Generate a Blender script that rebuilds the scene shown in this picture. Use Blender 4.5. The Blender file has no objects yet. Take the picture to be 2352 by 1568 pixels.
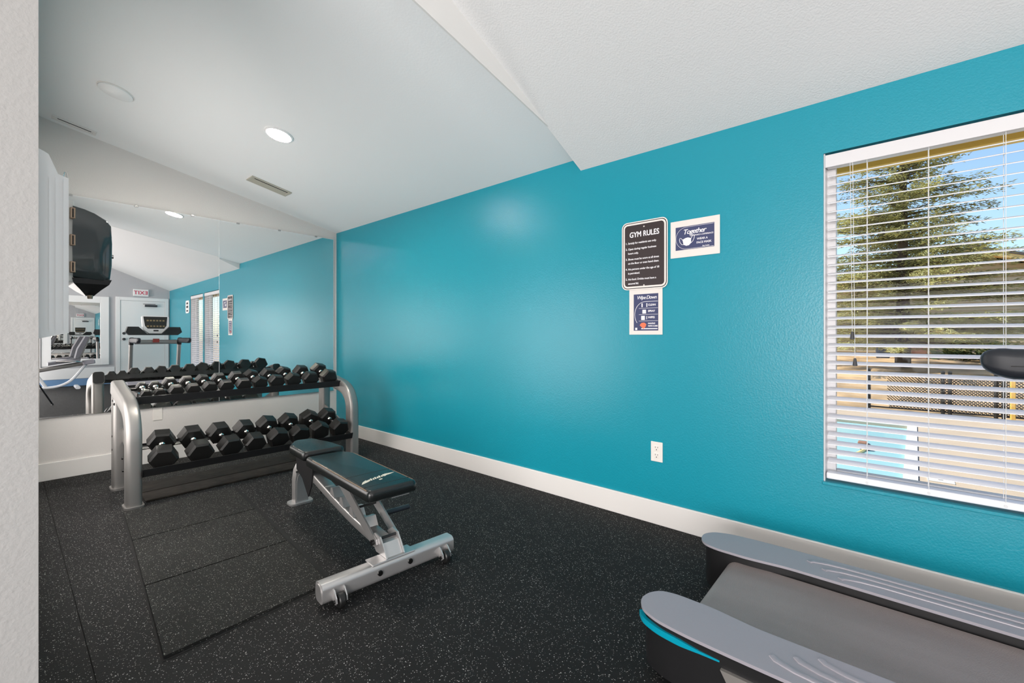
import bpy, bmesh, math, random
from mathutils import Vector, Matrix, Euler
random.seed(7)
S = bpy.context.scene
COL = S.collection
R = math.radians
PI = math.pi

# ------------------------------------------------------------------ camera
XW, YM, YN, YS = 2.62, 5.08, -4.0, 1.65     # right wall, mirror wall, near wall, alcove opening
cam_d = bpy.data.cameras.new('camera')
cam_d.lens = 1015 / 2352 * 36
cam_d.sensor_width = 36
cam_d.shift_y = -14 / 2352
cam_d.clip_start = 0.02
cam_d.clip_end = 300
cam = bpy.data.objects.new('camera', cam_d)
cam.location = (0, 0, 1.15)
cam.rotation_euler = (R(90), 0, R(-48.95))
COL.objects.link(cam)
S.camera = cam

# ------------------------------------------------------------------ world, sun, area lights, exposure
W = bpy.data.worlds.new('world'); S.world = W
W.use_nodes = True
wn = W.node_tree.nodes; wl = W.node_tree.links
wn.clear()
wo = wn.new('ShaderNodeOutputWorld'); wb = wn.new('ShaderNodeBackground')
sky = wn.new('ShaderNodeTexSky'); sky.sky_type = 'NISHITA'
sky.sun_disc = False
sky.sun_elevation = R(51); sky.sun_rotation = R(12)
sky.air_density = 1.0; sky.dust_density = 0.6; sky.ozone_density = 2.0
wb.inputs['Strength'].default_value = 0.20
wl.new(sky.outputs[0], wb.inputs['Color']); wl.new(wb.outputs[0], wo.inputs['Surface'])

def lamp(name, kind, loc, rot, energy, color=(1, 1, 1), **kw):
    d = bpy.data.lights.new(name, kind)
    d.energy = energy; d.color = color
    for k, v in kw.items(): setattr(d, k, v)
    o = bpy.data.objects.new(name, d)
    o.location = loc; o.rotation_euler = rot
    COL.objects.link(o)
    return o
sd = Vector((0.13, -0.62, -0.78)).normalized()
lamp('sun', 'SUN', (0, 0, 20), sd.to_track_quat('-Z', 'Y').to_euler(), 4.6, (1.0, 0.92, 0.79), angle=R(0.6))
# added fill lamps, out of view, standing in for daylight from two other walls
lamp('fill_left', 'AREA', (-4.10, -1.0, 1.10), (0, R(-90), 0), 300, (1.0, 0.955, 0.935), shape='RECTANGLE', size=2.0, size_y=4.0)
lamp('fill_near', 'AREA', (-0.30, -3.90, 1.05), (R(90), 0, 0), 33, (1.0, 0.97, 0.95), shape='RECTANGLE', size=1.25, size_y=2.0)

lamp('fill_alcove', 'AREA', (0.075, 3.60, 1.05), (0, R(-90), 0), 30, (1.0, 0.925, 0.885), shape='RECTANGLE', size=1.4, size_y=1.85)  # unseen fill lamp added to brighten the alcove
S.view_settings.view_transform = 'Standard'
S.view_settings.look = 'None'
S.view_settings.gamma = 1
S.view_settings.use_curve_mapping = False
S.view_settings.exposure = 0.22
S.cycles.use_denoising = True
S.cycles.caustics_reflective = True
S.cycles.caustics_refractive = False
S.cycles.sample_clamp_indirect = 40
S.cycles.blur_glossy = 0.1
S.cycles.max_bounces = 14
S.cycles.glossy_bounces = 10
S.cycles.diffuse_bounces = 5
S.cycles.transparent_max_bounces = 24

# ------------------------------------------------------------------ materials
MATS = {}
def mat(name, col, rough=0.5, metal=0.0, spec=0.5, bump=None, var=None, coat=0.0):
    """bump=(scale, strength, detail); var=(scale, amount)"""
    m = bpy.data.materials.new(name); m.use_nodes = True
    nt = m.node_tree; b = nt.nodes['Principled BSDF']
    b.inputs['Base Color'].default_value = (*col, 1)
    b.inputs['Roughness'].default_value = rough
    b.inputs['Metallic'].default_value = metal
    b.inputs['Specular IOR Level'].default_value = spec
    b.inputs['Coat Weight'].default_value = coat
    tc = nt.nodes.new('ShaderNodeTexCoord')
    if var:
        n = nt.nodes.new('ShaderNodeTexNoise'); n.inputs['Scale'].default_value = var[0]; n.inputs['Detail'].default_value = 4
        nt.links.new(tc.outputs['Object'], n.inputs['Vector'])
        mr = nt.nodes.new('ShaderNodeMapRange')
        mr.inputs['From Min'].default_value = 0.3; mr.inputs['From Max'].default_value = 0.7
        mr.inputs['To Min'].default_value = 1 - var[1]; mr.inputs['To Max'].default_value = 1 + var[1]
        nt.links.new(n.outputs['Fac'], mr.inputs['Value'])
        mx = nt.nodes.new('ShaderNodeVectorMath'); mx.operation = 'SCALE'
        mx.inputs[0].default_value = col
        nt.links.new(mr.outputs[0], mx.inputs['Scale'])
        nt.links.new(mx.outputs[0], b.inputs['Base Color'])
    if bump:
        n = nt.nodes.new('ShaderNodeTexNoise'); n.inputs['Scale'].default_value = bump[0]
        n.inputs['Detail'].default_value = bump[2] if len(bump) > 2 else 2
        nt.links.new(tc.outputs['Object'], n.inputs['Vector'])
        bp = nt.nodes.new('ShaderNodeBump'); bp.inputs['Strength'].default_value = bump[1]; bp.inputs['Distance'].default_value = 0.01
        nt.links.new(n.outputs['Fac'], bp.inputs['Height']); nt.links.new(bp.outputs[0], b.inputs['Normal'])
    MATS[name] = m
    return m

def rubber_floor(name, base, speck, amount, rough=0.75, lo=0.75, hi=1.35):
    m = bpy.data.materials.new(name); m.use_nodes = True
    nt = m.node_tree; b = nt.nodes['Principled BSDF']; N = nt.nodes.new; L = nt.links.new
    tc = N('ShaderNodeTexCoord')
    out = None
    for sc, thr, keep in ((110, 0.0021, amount), (210, 0.0014, amount * 1.1)):
        v = N('ShaderNodeTexVoronoi'); v.inputs['Scale'].default_value = sc
        L(tc.outputs['Object'], v.inputs['Vector'])
        d = N('ShaderNodeMath'); d.operation = 'LESS_THAN'; d.inputs[1].default_value = thr * sc
        L(v.outputs['Distance'], d.inputs[0])
        sp = N('ShaderNodeSeparateColor'); L(v.outputs['Color'], sp.inputs[0])
        k = N('ShaderNodeMath'); k.operation = 'LESS_THAN'; k.inputs[1].default_value = keep; L(sp.outputs[0], k.inputs[0])
        a = N('ShaderNodeMath'); a.operation = 'MULTIPLY'; L(d.outputs[0], a.inputs[0]); L(k.outputs[0], a.inputs[1])
        br = N('ShaderNodeMath'); br.operation = 'MULTIPLY'; L(a.outputs[0], br.inputs[0]); L(sp.outputs[1], br.inputs[1])
        if out is None: out = br
        else:
            mx = N('ShaderNodeMath'); mx.operation = 'MAXIMUM'; L(out.outputs[0], mx.inputs[0]); L(br.outputs[0], mx.inputs[1]); out = mx
    n = N('ShaderNodeTexNoise'); n.inputs['Scale'].default_value = 3.0; n.inputs['Detail'].default_value = 8; L(tc.outputs['Object'], n.inputs['Vector'])
    cr = N('ShaderNodeMix'); cr.data_type = 'RGBA'
    cr.inputs['A'].default_value = (*[c * lo for c in base], 1); cr.inputs['B'].default_value = (*[c * hi for c in base], 1)
    L(n.outputs['Fac'], cr.inputs['Factor'])
    c2 = N('ShaderNodeMix'); c2.data_type = 'RGBA'; c2.inputs['B'].default_value = (*speck, 1)
    L(cr.outputs['Result'], c2.inputs['A']); L(out.outputs[0], c2.inputs['Factor'])
    L(c2.outputs['Result'], b.inputs['Base Color'])
    b.inputs['Roughness'].default_value = rough
    b.inputs['Specular IOR Level'].default_value = 0.22
    g = N('ShaderNodeTexNoise'); g.inputs['Scale'].default_value = 220; L(tc.outputs['Object'], g.inputs['Vector'])
    bp = N('ShaderNodeBump'); bp.inputs['Strength'].default_value = 0.35; bp.inputs['Distance'].default_value = 0.004
    L(g.outputs['Fac'], bp.inputs['Height']); L(bp.outputs[0], b.inputs['Normal'])
    return m

M_teal = mat('teal_paint', (0.005, 0.266, 0.353), 0.31, spec=0.5, bump=(120, 0.10, 3))
M_wall = mat('grey_wall_paint', (0.70, 0.665, 0.64), 0.6, bump=(110, 0.15, 3))
M_wall_near = mat('cool_grey_paint', (0.50, 0.50, 0.52), 0.6, bump=(110, 0.15, 3))
M_partition = mat('partition_paint', (0.45, 0.438, 0.425), 0.6, bump=(110, 0.15, 3))
M_ceil_main = mat('textured_ceiling_paint', (0.81, 0.805, 0.80), 0.8, bump=(120, 0.20, 4))
M_ceil = mat('smooth_ceiling_paint', (0.90, 0.90, 0.90), 0.8, bump=(90, 0.06, 3))
M_header = mat('header_paint', (0.80, 0.78, 0.755), 0.7)
M_white = mat('white_trim_paint', (0.78, 0.755, 0.73), 0.4)
M_whiteg = mat('white_gloss', (0.88, 0.88, 0.88), 0.35)
M_vinyl = mat('white_vinyl', (0.68, 0.67, 0.68), 0.35)
M_slat = mat('white_slat', (0.84, 0.84, 0.87), 0.4)
M_cord = mat('white_cord', (0.75, 0.75, 0.74), 0.7)
M_tassel = mat('grey_tassel', (0.05, 0.05, 0.055), 0.5)
M_floor = rubber_floor('speckled_rubber', (0.0085, 0.0082, 0.0084), (0.50, 0.49, 0.47), 0.24)
M_tile = rubber_floor('worn_rubber', (0.0095, 0.0095, 0.0088), (0.36, 0.36, 0.33), 0.27, lo=0.35, hi=2.0)
M_gap = mat('black_gap', (0.004, 0.004, 0.004), 0.9)
M_strip = mat('brown_strip', (0.016, 0.0125, 0.010), 0.75, spec=0.2, var=(9, 0.5), bump=(30, 0.2))
M_steel = mat('silver_paint', (0.31, 0.30, 0.29), 0.43, metal=0.75)
M_steelb = mat('bench_silver_paint', (0.60, 0.585, 0.58), 0.33, metal=0.75)
M_steeld = mat('dark_silver_paint', (0.45, 0.44, 0.435), 0.36, metal=0.75)
M_chrome = mat('chrome', (0.78, 0.76, 0.74), 0.12, metal=1.0)
M_black = mat('black_metal', (0.012, 0.012, 0.013), 0.4)
M_blackp = mat('black_plastic', (0.010, 0.010, 0.011), 0.38)
M_hex = mat('black_hex_rubber', (0.011, 0.0105, 0.010), 0.38, bump=(140, 0.12))
M_vinylb = mat('black_vinyl', (0.007, 0.009, 0.009), 0.24, spec=0.6, bump=(300, 0.08))
M_pipe = mat('pad_piping', (0.20, 0.13, 0.08), 0.35)
M_logo = mat('cream_print', (0.70, 0.66, 0.55), 0.5)
M_bolt = mat('black_bolt', (0.006, 0.006, 0.006), 0.25)
M_tire = mat('wheel_rubber', (0.01, 0.01, 0.01), 0.4)
M_cover = mat('grey_plastic_cover', (0.31, 0.295, 0.33), 0.34, bump=(400, 0.05))
M_cyan = mat('cyan_stripe', (0.0, 0.27, 0.38), 0.3)
M_panel = mat('champagne_panel', (0.36, 0.34, 0.32), 0.35, metal=0.6)
M_grip = mat('navy_grip', (0.014, 0.017, 0.024), 0.42)
M_gripl = mat('navy_grip_top', (0.028, 0.032, 0.042), 0.4)
M_screen = mat('console_screen', (0.015, 0.018, 0.016), 0.15)
M_key = mat('console_keys', (0.30, 0.22, 0.10), 0.4)
M_red = mat('red_tag', (0.30, 0.04, 0.03), 0.5)
M_exit = mat('exit_red', (0.62, 0.03, 0.09), 0.5)
M_signb = mat('sign_brown', (0.028, 0.017, 0.018), 0.45)
M_signk = mat('sign_black', (0.006, 0.006, 0.007), 0.4)
M_signw = mat('sign_white', (0.78, 0.73, 0.69), 0.45)
M_paper = mat('paper', (0.74, 0.70, 0.66), 0.6)
M_navy = mat('poster_navy', (0.036, 0.045, 0.125), 0.55)
M_print = mat('poster_white', (0.78, 0.77, 0.80), 0.6)
M_orange = mat('poster_orange', (0.75, 0.17, 0.08), 0.6)
M_plate = mat('ivory_plate', (0.80, 0.755, 0.71), 0.4)
M_dark = mat('dark_slot', (0.01, 0.01, 0.01), 0.6)
M_vent = mat('vent_cream', (0.50, 0.475, 0.40), 0.5)
M_disp = mat('dispenser_white', (0.75, 0.73, 0.70), 0.35)
M_hinge = mat('hinge_bronze', (0.35, 0.25, 0.18), 0.35, metal=0.6)
M_blue = mat('blue_baseboard', (0.16, 0.30, 0.52), 0.5)
M_closer = mat('door_closer', (0.06, 0.06, 0.065), 0.4, metal=0.4)
M_yellow = mat('ochre_paint', (0.95, 0.57, 0.13), 0.6)
M_cream = mat('cream_soffit', (0.95, 0.68, 0.28), 0.6)
M_conc = mat('deck_concrete', (0.56, 0.44, 0.32), 0.85, var=(2.5, 0.08), bump=(90, 0.3))
M_coping = mat('pool_coping', (0.75, 0.73, 0.70), 0.7)
M_water = mat('pool_water', (0.42, 0.74, 0.80), 0.08, bump=(3, 0.06))
M_basin = mat('pool_basin', (0.40, 0.72, 0.78), 0.5)
M_soil = mat('bare_soil', (0.52, 0.35, 0.19), 0.95, var=(1.3, 0.45), bump=(6, 0.7, 6))
M_siding = mat('tan_siding', (0.56, 0.46, 0.29), 0.7, var=(1.0, 0.05))
M_roof = mat('roof_shingle', (0.16, 0.14, 0.13), 0.9)
M_bark = mat('bark', (0.11, 0.075, 0.05), 0.9, bump=(14, 0.6))
M_needle = mat('spruce_needles', (0.42, 0.40, 0.16), 0.75, var=(1.3, 0.6))
M_needle2 = mat('far_needles', (0.05, 0.085, 0.05), 0.75, var=(2, 0.4))
M_wire = mat('fence_wire', (0.03, 0.028, 0.026), 0.5, metal=0.3)
M_tank = mat('tank_navy', (0.018, 0.03, 0.055), 0.4)
M_brickred = mat('brick_box', (0.34, 0.17, 0.11), 0.8)
M_tripod = mat('tripod_black', (0.015, 0.015, 0.018), 0.35)
M_seat = mat('seat_grey', (0.13, 0.13, 0.15), 0.5)
M_bikew = mat('bike_white', (0.70, 0.71, 0.74), 0.35)
M_shrub = mat('shrub_green', (0.06, 0.10, 0.03), 0.8, var=(4, 0.5))

def special(name):
    m = bpy.data.materials.new(name); m.use_nodes = True
    m.node_tree.nodes.clear()
    return m, m.node_tree.nodes.new, m.node_tree.links.new
M_mirror, N, L = special('mirror_glass')
o_ = N('ShaderNodeOutputMaterial'); g_ = N('ShaderNodeBsdfGlossy'); g_.inputs['Color'].default_value = (0.90, 0.895, 0.885, 1); g_.inputs['Roughness'].default_value = 0.0
L(g_.outputs[0], o_.inputs['Surface'])
M_glass, N, L = special('window_glass')
o_ = N('ShaderNodeOutputMaterial'); t_ = N('ShaderNodeBsdfTransparent'); t_.inputs['Color'].default_value = (0.95, 0.97, 0.97, 1)
g_ = N('ShaderNodeBsdfGlossy'); g_.inputs['Roughness'].default_value = 0.0
lw = N('ShaderNodeLayerWeight'); lw.inputs['Blend'].default_value = 0.5
pw = N('ShaderNodeMath'); pw.operation = 'POWER'; pw.inputs[1].default_value = 5.0; L(lw.outputs['Facing'], pw.inputs[0])
f_ = N('ShaderNodeMath'); f_.operation = 'MULTIPLY_ADD'; f_.inputs[1].default_value = 0.4; f_.inputs[2].default_value = 0.003; L(pw.outputs[0], f_.inputs[0]); x_ = N('ShaderNodeMixShader')
L(f_.outputs[0], x_.inputs[0]); L(t_.outputs[0], x_.inputs[1]); L(g_.outputs[0], x_.inputs[2]); L(x_.outputs[0], o_.inputs['Surface'])
M_lampglow, N, L = special('lamp_diffuser')
o_ = N('ShaderNodeOutputMaterial'); e_ = N('ShaderNodeEmission'); e_.inputs['Color'].default_value = (1.0, 0.93, 0.82, 1); e_.inputs['Strength'].default_value = 360
L(e_.outputs[0], o_.inputs['Surface'])
M_smoke, N, L = special('smoked_plastic')
o_ = N('ShaderNodeOutputMaterial'); t_ = N('ShaderNodeBsdfTransparent'); t_.inputs['Color'].default_value = (0.16, 0.17, 0.17, 1)
p_ = N('ShaderNodeBsdfPrincipled'); p_.inputs['Base Color'].default_value = (0.055, 0.068, 0.070, 1); p_.inputs['Roughness'].default_value = 0.06; p_.inputs['Specular IOR Level'].default_value = 0.8
x_ = N('ShaderNodeMixShader'); x_.inputs[0].default_value = 0.78
L(t_.outputs[0], x_.inputs[1]); L(p_.outputs[0], x_.inputs[2]); L(x_.outputs[0], o_.inputs['Surface'])

# treadmill belt: fine woven grain, dull grey
M_belt = mat('belt', (0.085, 0.078, 0.075), 0.42)
nt = M_belt.node_tree; b_ = nt.nodes['Principled BSDF']
tc = nt.nodes.new('ShaderNodeTexCoord')
n1 = nt.nodes.new('ShaderNodeTexNoise'); n1.inputs['Scale'].default_value = 5; n1.inputs['Detail'].default_value = 6
mp = nt.nodes.new('ShaderNodeMapping'); mp.inputs['Scale'].default_value = (1.6, 0.35, 1)
nt.links.new(tc.outputs['Object'], mp.inputs[0]); nt.links.new(mp.outputs[0], n1.inputs['Vector'])
cm = nt.nodes.new('ShaderNodeMix'); cm.data_type = 'RGBA'
cm.inputs['A'].default_value = (0.17, 0.143, 0.136, 1); cm.inputs['B'].default_value = (0.30, 0.258, 0.255, 1)
nt.links.new(n1.outputs['Fac'], cm.inputs['Factor']); nt.links.new(cm.outputs['Result'], b_.inputs['Base Color'])
ck = nt.nodes.new('ShaderNodeTexVoronoi'); ck.inputs['Scale'].default_value = 260
nt.links.new(tc.outputs['Object'], ck.inputs['Vector'])
bp = nt.nodes.new('ShaderNodeBump'); bp.inputs['Strength'].default_value = 0.4; bp.inputs['Distance'].default_value = 0.002
nt.links.new(ck.outputs['Distance'], bp.inputs['Height']); nt.links.new(bp.outputs[0], b_.inputs['Normal'])

# ------------------------------------------------------------------ mesh helpers
def origin(o):
    v = Vector((0, 0, 0))
    while o is not None:
        v += o.location; o = o.parent
    return v
def link(name, data, parent=None):
    o = bpy.data.objects.new(name, data)
    COL.objects.link(o)
    if parent is not None: o.parent = parent
    return o
def build(bm, name, m, parent=None, local=False, smooth=None, bevel=0.0, seg=2, kind=None, label=None):
    """bm is in world metres unless local (already in the parent's own frame)."""
    if bevel > 0:
        es = [e for e in bm.edges if len(e.link_faces) == 2 and e.calc_face_angle(0) > 0.5]
        bmesh.ops.bevel(bm, geom=es, offset=bevel, segments=seg, profile=0.5, affect='EDGES', clamp_overlap=True)
    bmesh.ops.recalc_face_normals(bm, faces=bm.faces)
    if parent is not None and not local:
        bmesh.ops.translate(bm, verts=bm.verts, vec=-origin(parent))
    me = bpy.data.meshes.new(name)
    if smooth is not None:
        for f in bm.faces: f.smooth = True
        for e in bm.edges:
            if len(e.link_faces) == 2 and e.calc_face_angle(0) > R(smooth): e.smooth = False
    bm.to_mesh(me); bm.free()
    me.materials.append(m)
    o = link(name, me, parent)
    if kind: o['kind'] = kind
    if label: o['label'] = label
    return o
def BM(): return bmesh.new()
def box(bm, lo, hi, mtx=None):
    c = [(lo[i] + hi[i]) / 2 for i in range(3)]; s = [abs(hi[i] - lo[i]) for i in range(3)]
    M = Matrix.Translation(c) @ Matrix.Diagonal((*s, 1))
    if mtx is not None: M = mtx @ M
    return bmesh.ops.create_cube(bm, size=1, matrix=M)['verts']
def obox(bm, c, s, rot=(0, 0, 0)):
    M = Matrix.Translation(c) @ Euler(rot).to_matrix().to_4x4() @ Matrix.Diagonal((*s, 1))
    return bmesh.ops.create_cube(bm, size=1, matrix=M)['verts']
def cyl(bm, p0, p1, r0, r1=None, n=16, cap=True):
    p0, p1 = Vector(p0), Vector(p1); d = p1 - p0
    M = Matrix.Translation((p0 + p1) / 2) @ d.to_track_quat('Z', 'Y').to_matrix().to_4x4()
    bmesh.ops.create_cone(bm, cap_ends=cap, segments=n, radius1=r0, radius2=r0 if r1 is None else r1, depth=d.length, matrix=M)
def prism(bm, poly, axis, a0, a1):
    """poly of 2-D points in the two other axes (in x,y,z order), extruded along axis from a0 to a1."""
    def P(p, a):
        if axis == 'x': return (a, p[0], p[1])
        if axis == 'y': return (p[0], a, p[1])
        return (p[0], p[1], a)
    v0 = [bm.verts.new(P(p, a0)) for p in poly]; v1 = [bm.verts.new(P(p, a1)) for p in poly]
    n = len(poly)
    bm.faces.new(v0); bm.faces.new(list(reversed(v1)))
    for i in range(n):
        bm.faces.new((v0[i], v1[i], v1[(i + 1) % n], v0[(i + 1) % n]))
    return v0 + v1
def fillet(pts, rad, n=6):
    pts = [Vector(p) for p in pts]; out = [pts[0]]
    for i in range(1, len(pts) - 1):
        a, b, c = pts[i - 1], pts[i], pts[i + 1]
        u = (a - b); v = (c - b)
        r = min(rad, u.length * 0.49, v.length * 0.49)
        p, q = b + u.normalized() * r, b + v.normalized() * r
        for k in range(n + 1):
            t = k / n
            out.append(p * (1 - t) ** 2 + b * 2 * t * (1 - t) + q * t ** 2)
    out.append(pts[-1])
    return out
def sweep(bm, path, prof, side, cap=True):
    """sweep a closed 2-D profile (u along side, v along tangent x side)."""
    path = [Vector(p) for p in path]; rings = []
    for i, p in enumerate(path):
        t = (path[min(i + 1, len(path) - 1)] - path[max(i - 1, 0)]).normalized()
        s = Vector(side); s = (s - t * s.dot(t)).normalized(); nn = t.cross(s)
        rings.append([bm.verts.new(p + s * u + nn * v) for u, v in prof])
    k = len(prof)
    for a, b in zip(rings, rings[1:]):
        for i in range(k):
            bm.faces.new((a[i], a[(i + 1) % k], b[(i + 1) % k], b[i]))
    if cap:
        bm.faces.new(rings[0]); bm.faces.new(list(reversed(rings[-1])))
def rrect(w, h, r, n=4):
    out = []
    for cx, cy, a0 in ((w / 2 - r, h / 2 - r, 0), (-w / 2 + r, h / 2 - r, 90), (-w / 2 + r, -h / 2 + r, 180), (w / 2 - r, -h / 2 + r, 270)):
        for k in range(n + 1):
            a = R(a0 + 90 * k / n); out.append((cx + r * math.cos(a), cy + r * math.sin(a)))
    return out
def circ(r, n=12): return [(r * math.cos(2 * PI * k / n), r * math.sin(2 * PI * k / n)) for k in range(n)]
def lathe(bm, prof, M=Matrix(), n=24):
    """prof: (radius, height) revolved round z"""
    rings = []
    for r, z in prof:
        if r < 1e-6: rings.append([bm.verts.new(M @ Vector((0, 0, z)))])
        else: rings.append([bm.verts.new(M @ Vector((r * math.cos(2 * PI * k / n), r * math.sin(2 * PI * k / n), z))) for k in range(n)])
    for a, b in zip(rings, rings[1:]):
        if len(a) == 1 and len(b) == 1: continue
        for i in range(n):
            j = (i + 1) % n
            if len(a) == 1: bm.faces.new((a[0], b[j], b[i]))
            elif len(b) == 1: bm.faces.new((a[i], a[j], b[0]))
            else: bm.faces.new((a[i], a[j], b[j], b[i]))
def tag(o, label, cat, group=None):
    o['label'] = label; o['category'] = cat
    if group: o['group'] = group
    return o
def thing(name, loc, label, cat, rz=0, group=None, rx=0):
    o = bpy.data.objects.new(name, None); COL.objects.link(o)
    o.location = loc; o.rotation_euler = (rx, 0, rz); o.empty_display_size = 0.1
    return tag(o, label, cat, group)
def struct(o): o['kind'] = 'structure'; return o
def dup(o, parent=None):
    c = o.copy(); COL.objects.link(c)
    if parent is not None: c.parent = parent
    for ch in list(o.children): dup(ch, c)
    return c
def text_into(bm, body, size, M, align='LEFT', bold=0.0, shear=0.0, spacing=1.0, width=None):
    cu = bpy.data.curves.new('t', 'FONT'); cu.body = body; cu.size = size; cu.align_x = align
    cu.shear = shear; cu.space_character = spacing; cu.resolution_u = 3
    ob = bpy.data.objects.new('t', cu); COL.objects.link(ob)
    dg = bpy.context.evaluated_depsgraph_get(); dg.update()
    me = bpy.data.meshes.new_from_object(ob.evaluated_get(dg))
    if width and len(me.vertices):
        xs = [v.co.x for v in me.vertices]; k = width / max(1e-6, max(xs) - min(xs)); x0 = min(xs)
        me.transform(Matrix.Diagonal((k, 1, 1, 1)))
    offs = [(0, 0)] if bold == 0 else [(0, 0), (bold * 1.4, 0), (bold * 0.7, bold * 0.9)]
    for k, (dx, dy) in enumerate(offs):     # stroke weight built up from slightly shifted, stacked layers
        m2 = me.copy(); m2.transform(M @ Matrix.Translation((dx, dy, 0.00012 * k))); bm.from_mesh(m2); bpy.data.meshes.remove(m2)
    bpy.data.meshes.remove(me); bpy.data.objects.remove(ob); bpy.data.curves.remove(cu)
def on_right_wall(y, z, off): return Matrix(((0, 0, -1, XW - off), (-1, 0, 0, y), (0, 1, 0, z), (0, 0, 0, 1)))
def on_near_wall(x, z, off): return Matrix(((-1, 0, 0, x), (0, 0, 1, YN + off), (0, 1, 0, z), (0, 0, 0, 1)))

# ------------------------------------------------------------------ structure
def zmain(x): return 2.29 + 0.42 * (XW - x) if x > -0.8 else 2.29 + 0.42 * (x + 4.22)
def zalc(x): return 2.375 + 0.203 * (XW - x)
XL = 0.0568         # face of the alcove's left wall
XO = -4.22          # main room's other side wall

# floor: dark base with two rubber sheets, three loose tiles and two dark brown strips under the rack
bm = BM(); box(bm, (XO, YN, -0.06), (XW, YM, -0.004))
floor = struct(build(bm, 'floor', M_gap))
bm = BM(); box(bm, (0.2015, YN, -0.004), (XW, YM, 0.0)); build(bm, 'rubber_sheet', M_floor, floor)
bm = BM(); box(bm, (XO, YN, -0.004), (0.199, YM, 0.0)); build(bm, 'rubber_sheet', M_floor, floor)
def rot_quad(bm, pts, z0, z1): prism(bm, pts, 'z', z0, z1)
tl = [(0.3725, 1.958), (0.420, 2.58), (0.468, 3.204), (0.505, 3.765)]
tr = [(0.985, 1.975), (1.030, 2.555), (1.079, 3.18), (1.124, 3.76)]
bm = BM(); prism(bm, [(tl[0][0] - 0.008, tl[0][1] - 0.010), (tr[0][0] + 0.032, tr[0][1] - 0.010), (tr[3][0] + 0.032, tr[3][1]), (tl[3][0] - 0.008, tl[3][1])], 'z', 0.0, 0.0015)
build(bm, 'tile_shadow_gap', M_gap, floor)  # black sheet drawn as the gap and shadow border round the tiles
for i in range(3):
    g = 0.004
    bm = BM(); rot_quad(bm, [(tl[i][0], tl[i][1] + g), (tr[i][0], tr[i][1] + g), (tr[i + 1][0], tr[i + 1][1] - g), (tl[i + 1][0], tl[i + 1][1] - g)], 0.0015, 0.012)
    build(bm, 'tile', M_tile, floor, bevel=0.003, seg=1)
for y0, y1 in ((3.90, 4.115), (4.125, 4.40)):
    bm = BM(); box(bm, (0.64, y0, 0.0), (2.08, y1, 0.012)); build(bm, 'dark_strip', M_strip, floor, bevel=0.004, seg=1)

# right wall with two windows
WIN = [(-0.79, 0.27), (-1.91, -0.87)]
WZ0, WZ1 = 0.44, 2.035
WT = 0.16
bm = BM()
ys = [YN - 0.1, -1.91, -0.87, -0.79, 0.27, YM + 0.1]
for i in range(5):
    y0, y1 = ys[i], ys[i + 1]
    if i in (1, 3):
        box(bm, (XW, y0, -0.06), (XW + WT, y1, WZ0)); box(bm, (XW, y0, WZ1), (XW + WT, y1, 2.6))
    else:
        box(bm, (XW, y0, -0.06), (XW + WT, y1, 2.6))
struct(build(bm, 'wall_right', M_teal))
bm = BM(); box(bm, (-0.1, YM, -0.06), (XW, YM + 0.12, 3.2)); struct(build(bm, 'wall_far', M_wall))
bm = BM(); box(bm, (XO, YN - 0.12, -0.06), (XW, YN, 4.2)); struct(build(bm, 'wall_near', M_wall_near))
bm = BM()
box(bm, (XO - 0.12, YN - 0.12, -0.06), (XO, YS + 0.12, 2.6)); struct(build(bm, 'wall_left', M_wall))
bm = BM()
box(bm, (XO, YS, -0.06), (XL, YS + 0.12, 4.2)); box(bm, (XL - 0.12, YS + 0.12, -0.06), (XL, YM, 3.2))
struct(build(bm, 'wall_alcove', M_partition))
# ceilings
bm = BM()
prism(bm, [(XL, zalc(XL)), (XW, zalc(XW)), (XW, zalc(XW) + 0.1), (XL, zalc(XL) + 0.1)], 'y', YS, YM)
struct(build(bm, 'ceiling', M_ceil))
bm = BM()
xr = -0.8
prism(bm, [(XO, zmain(XO)), (xr, zmain(xr)), (XW, zmain(XW)), (XW, zmain(XW) + 0.1), (xr, zmain(xr) + 0.1), (XO, zmain(XO) + 0.1)], 'y', YN, YS)
struct(build(bm, 'ceiling.001', M_ceil_main))
# header over the alcove opening (face between the two ceilings)
xc = XW - 0.085 / 0.217
bm = BM(); prism(bm, [(XL, zalc(XL)), (xc, zalc(xc)), (XL, zmain(XL))], 'y', YS - 0.010, YS + 0.001)
struct(build(bm, 'trim_1', M_header))
# baseboards
bm = BM(); box(bm, (XW - 0.016, YN, 0), (XW, YM, 0.14)); struct(build(bm, 'baseboard_right', M_white, bevel=0.004))
bm = BM(); box(bm, (XL, YM - 0.016, 0), (XW - 0.016, YM, 0.14)); struct(build(bm, 'baseboard_far', M_white, bevel=0.004))
bm = BM(); box(bm, (XO, YN, 0), (1.56, YN + 0.016, 0.16)); struct(build(bm, 'baseboard_near', M_blue, bevel=0.004))
bm = BM(); box(bm, (XO, YN, 0.165), (1.56, YN + 0.02, 0.40)); struct(build(bm, 'glare_band', M_whiteg, bevel=0.004))  # white band modelled in place of glare above the baseboard
bm = BM(); box(bm, (XO, YS - 0.016, 0), (XL, YS, 0.14)); struct(build(bm, 'baseboard_alcove', M_white, bevel=0.004))

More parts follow.
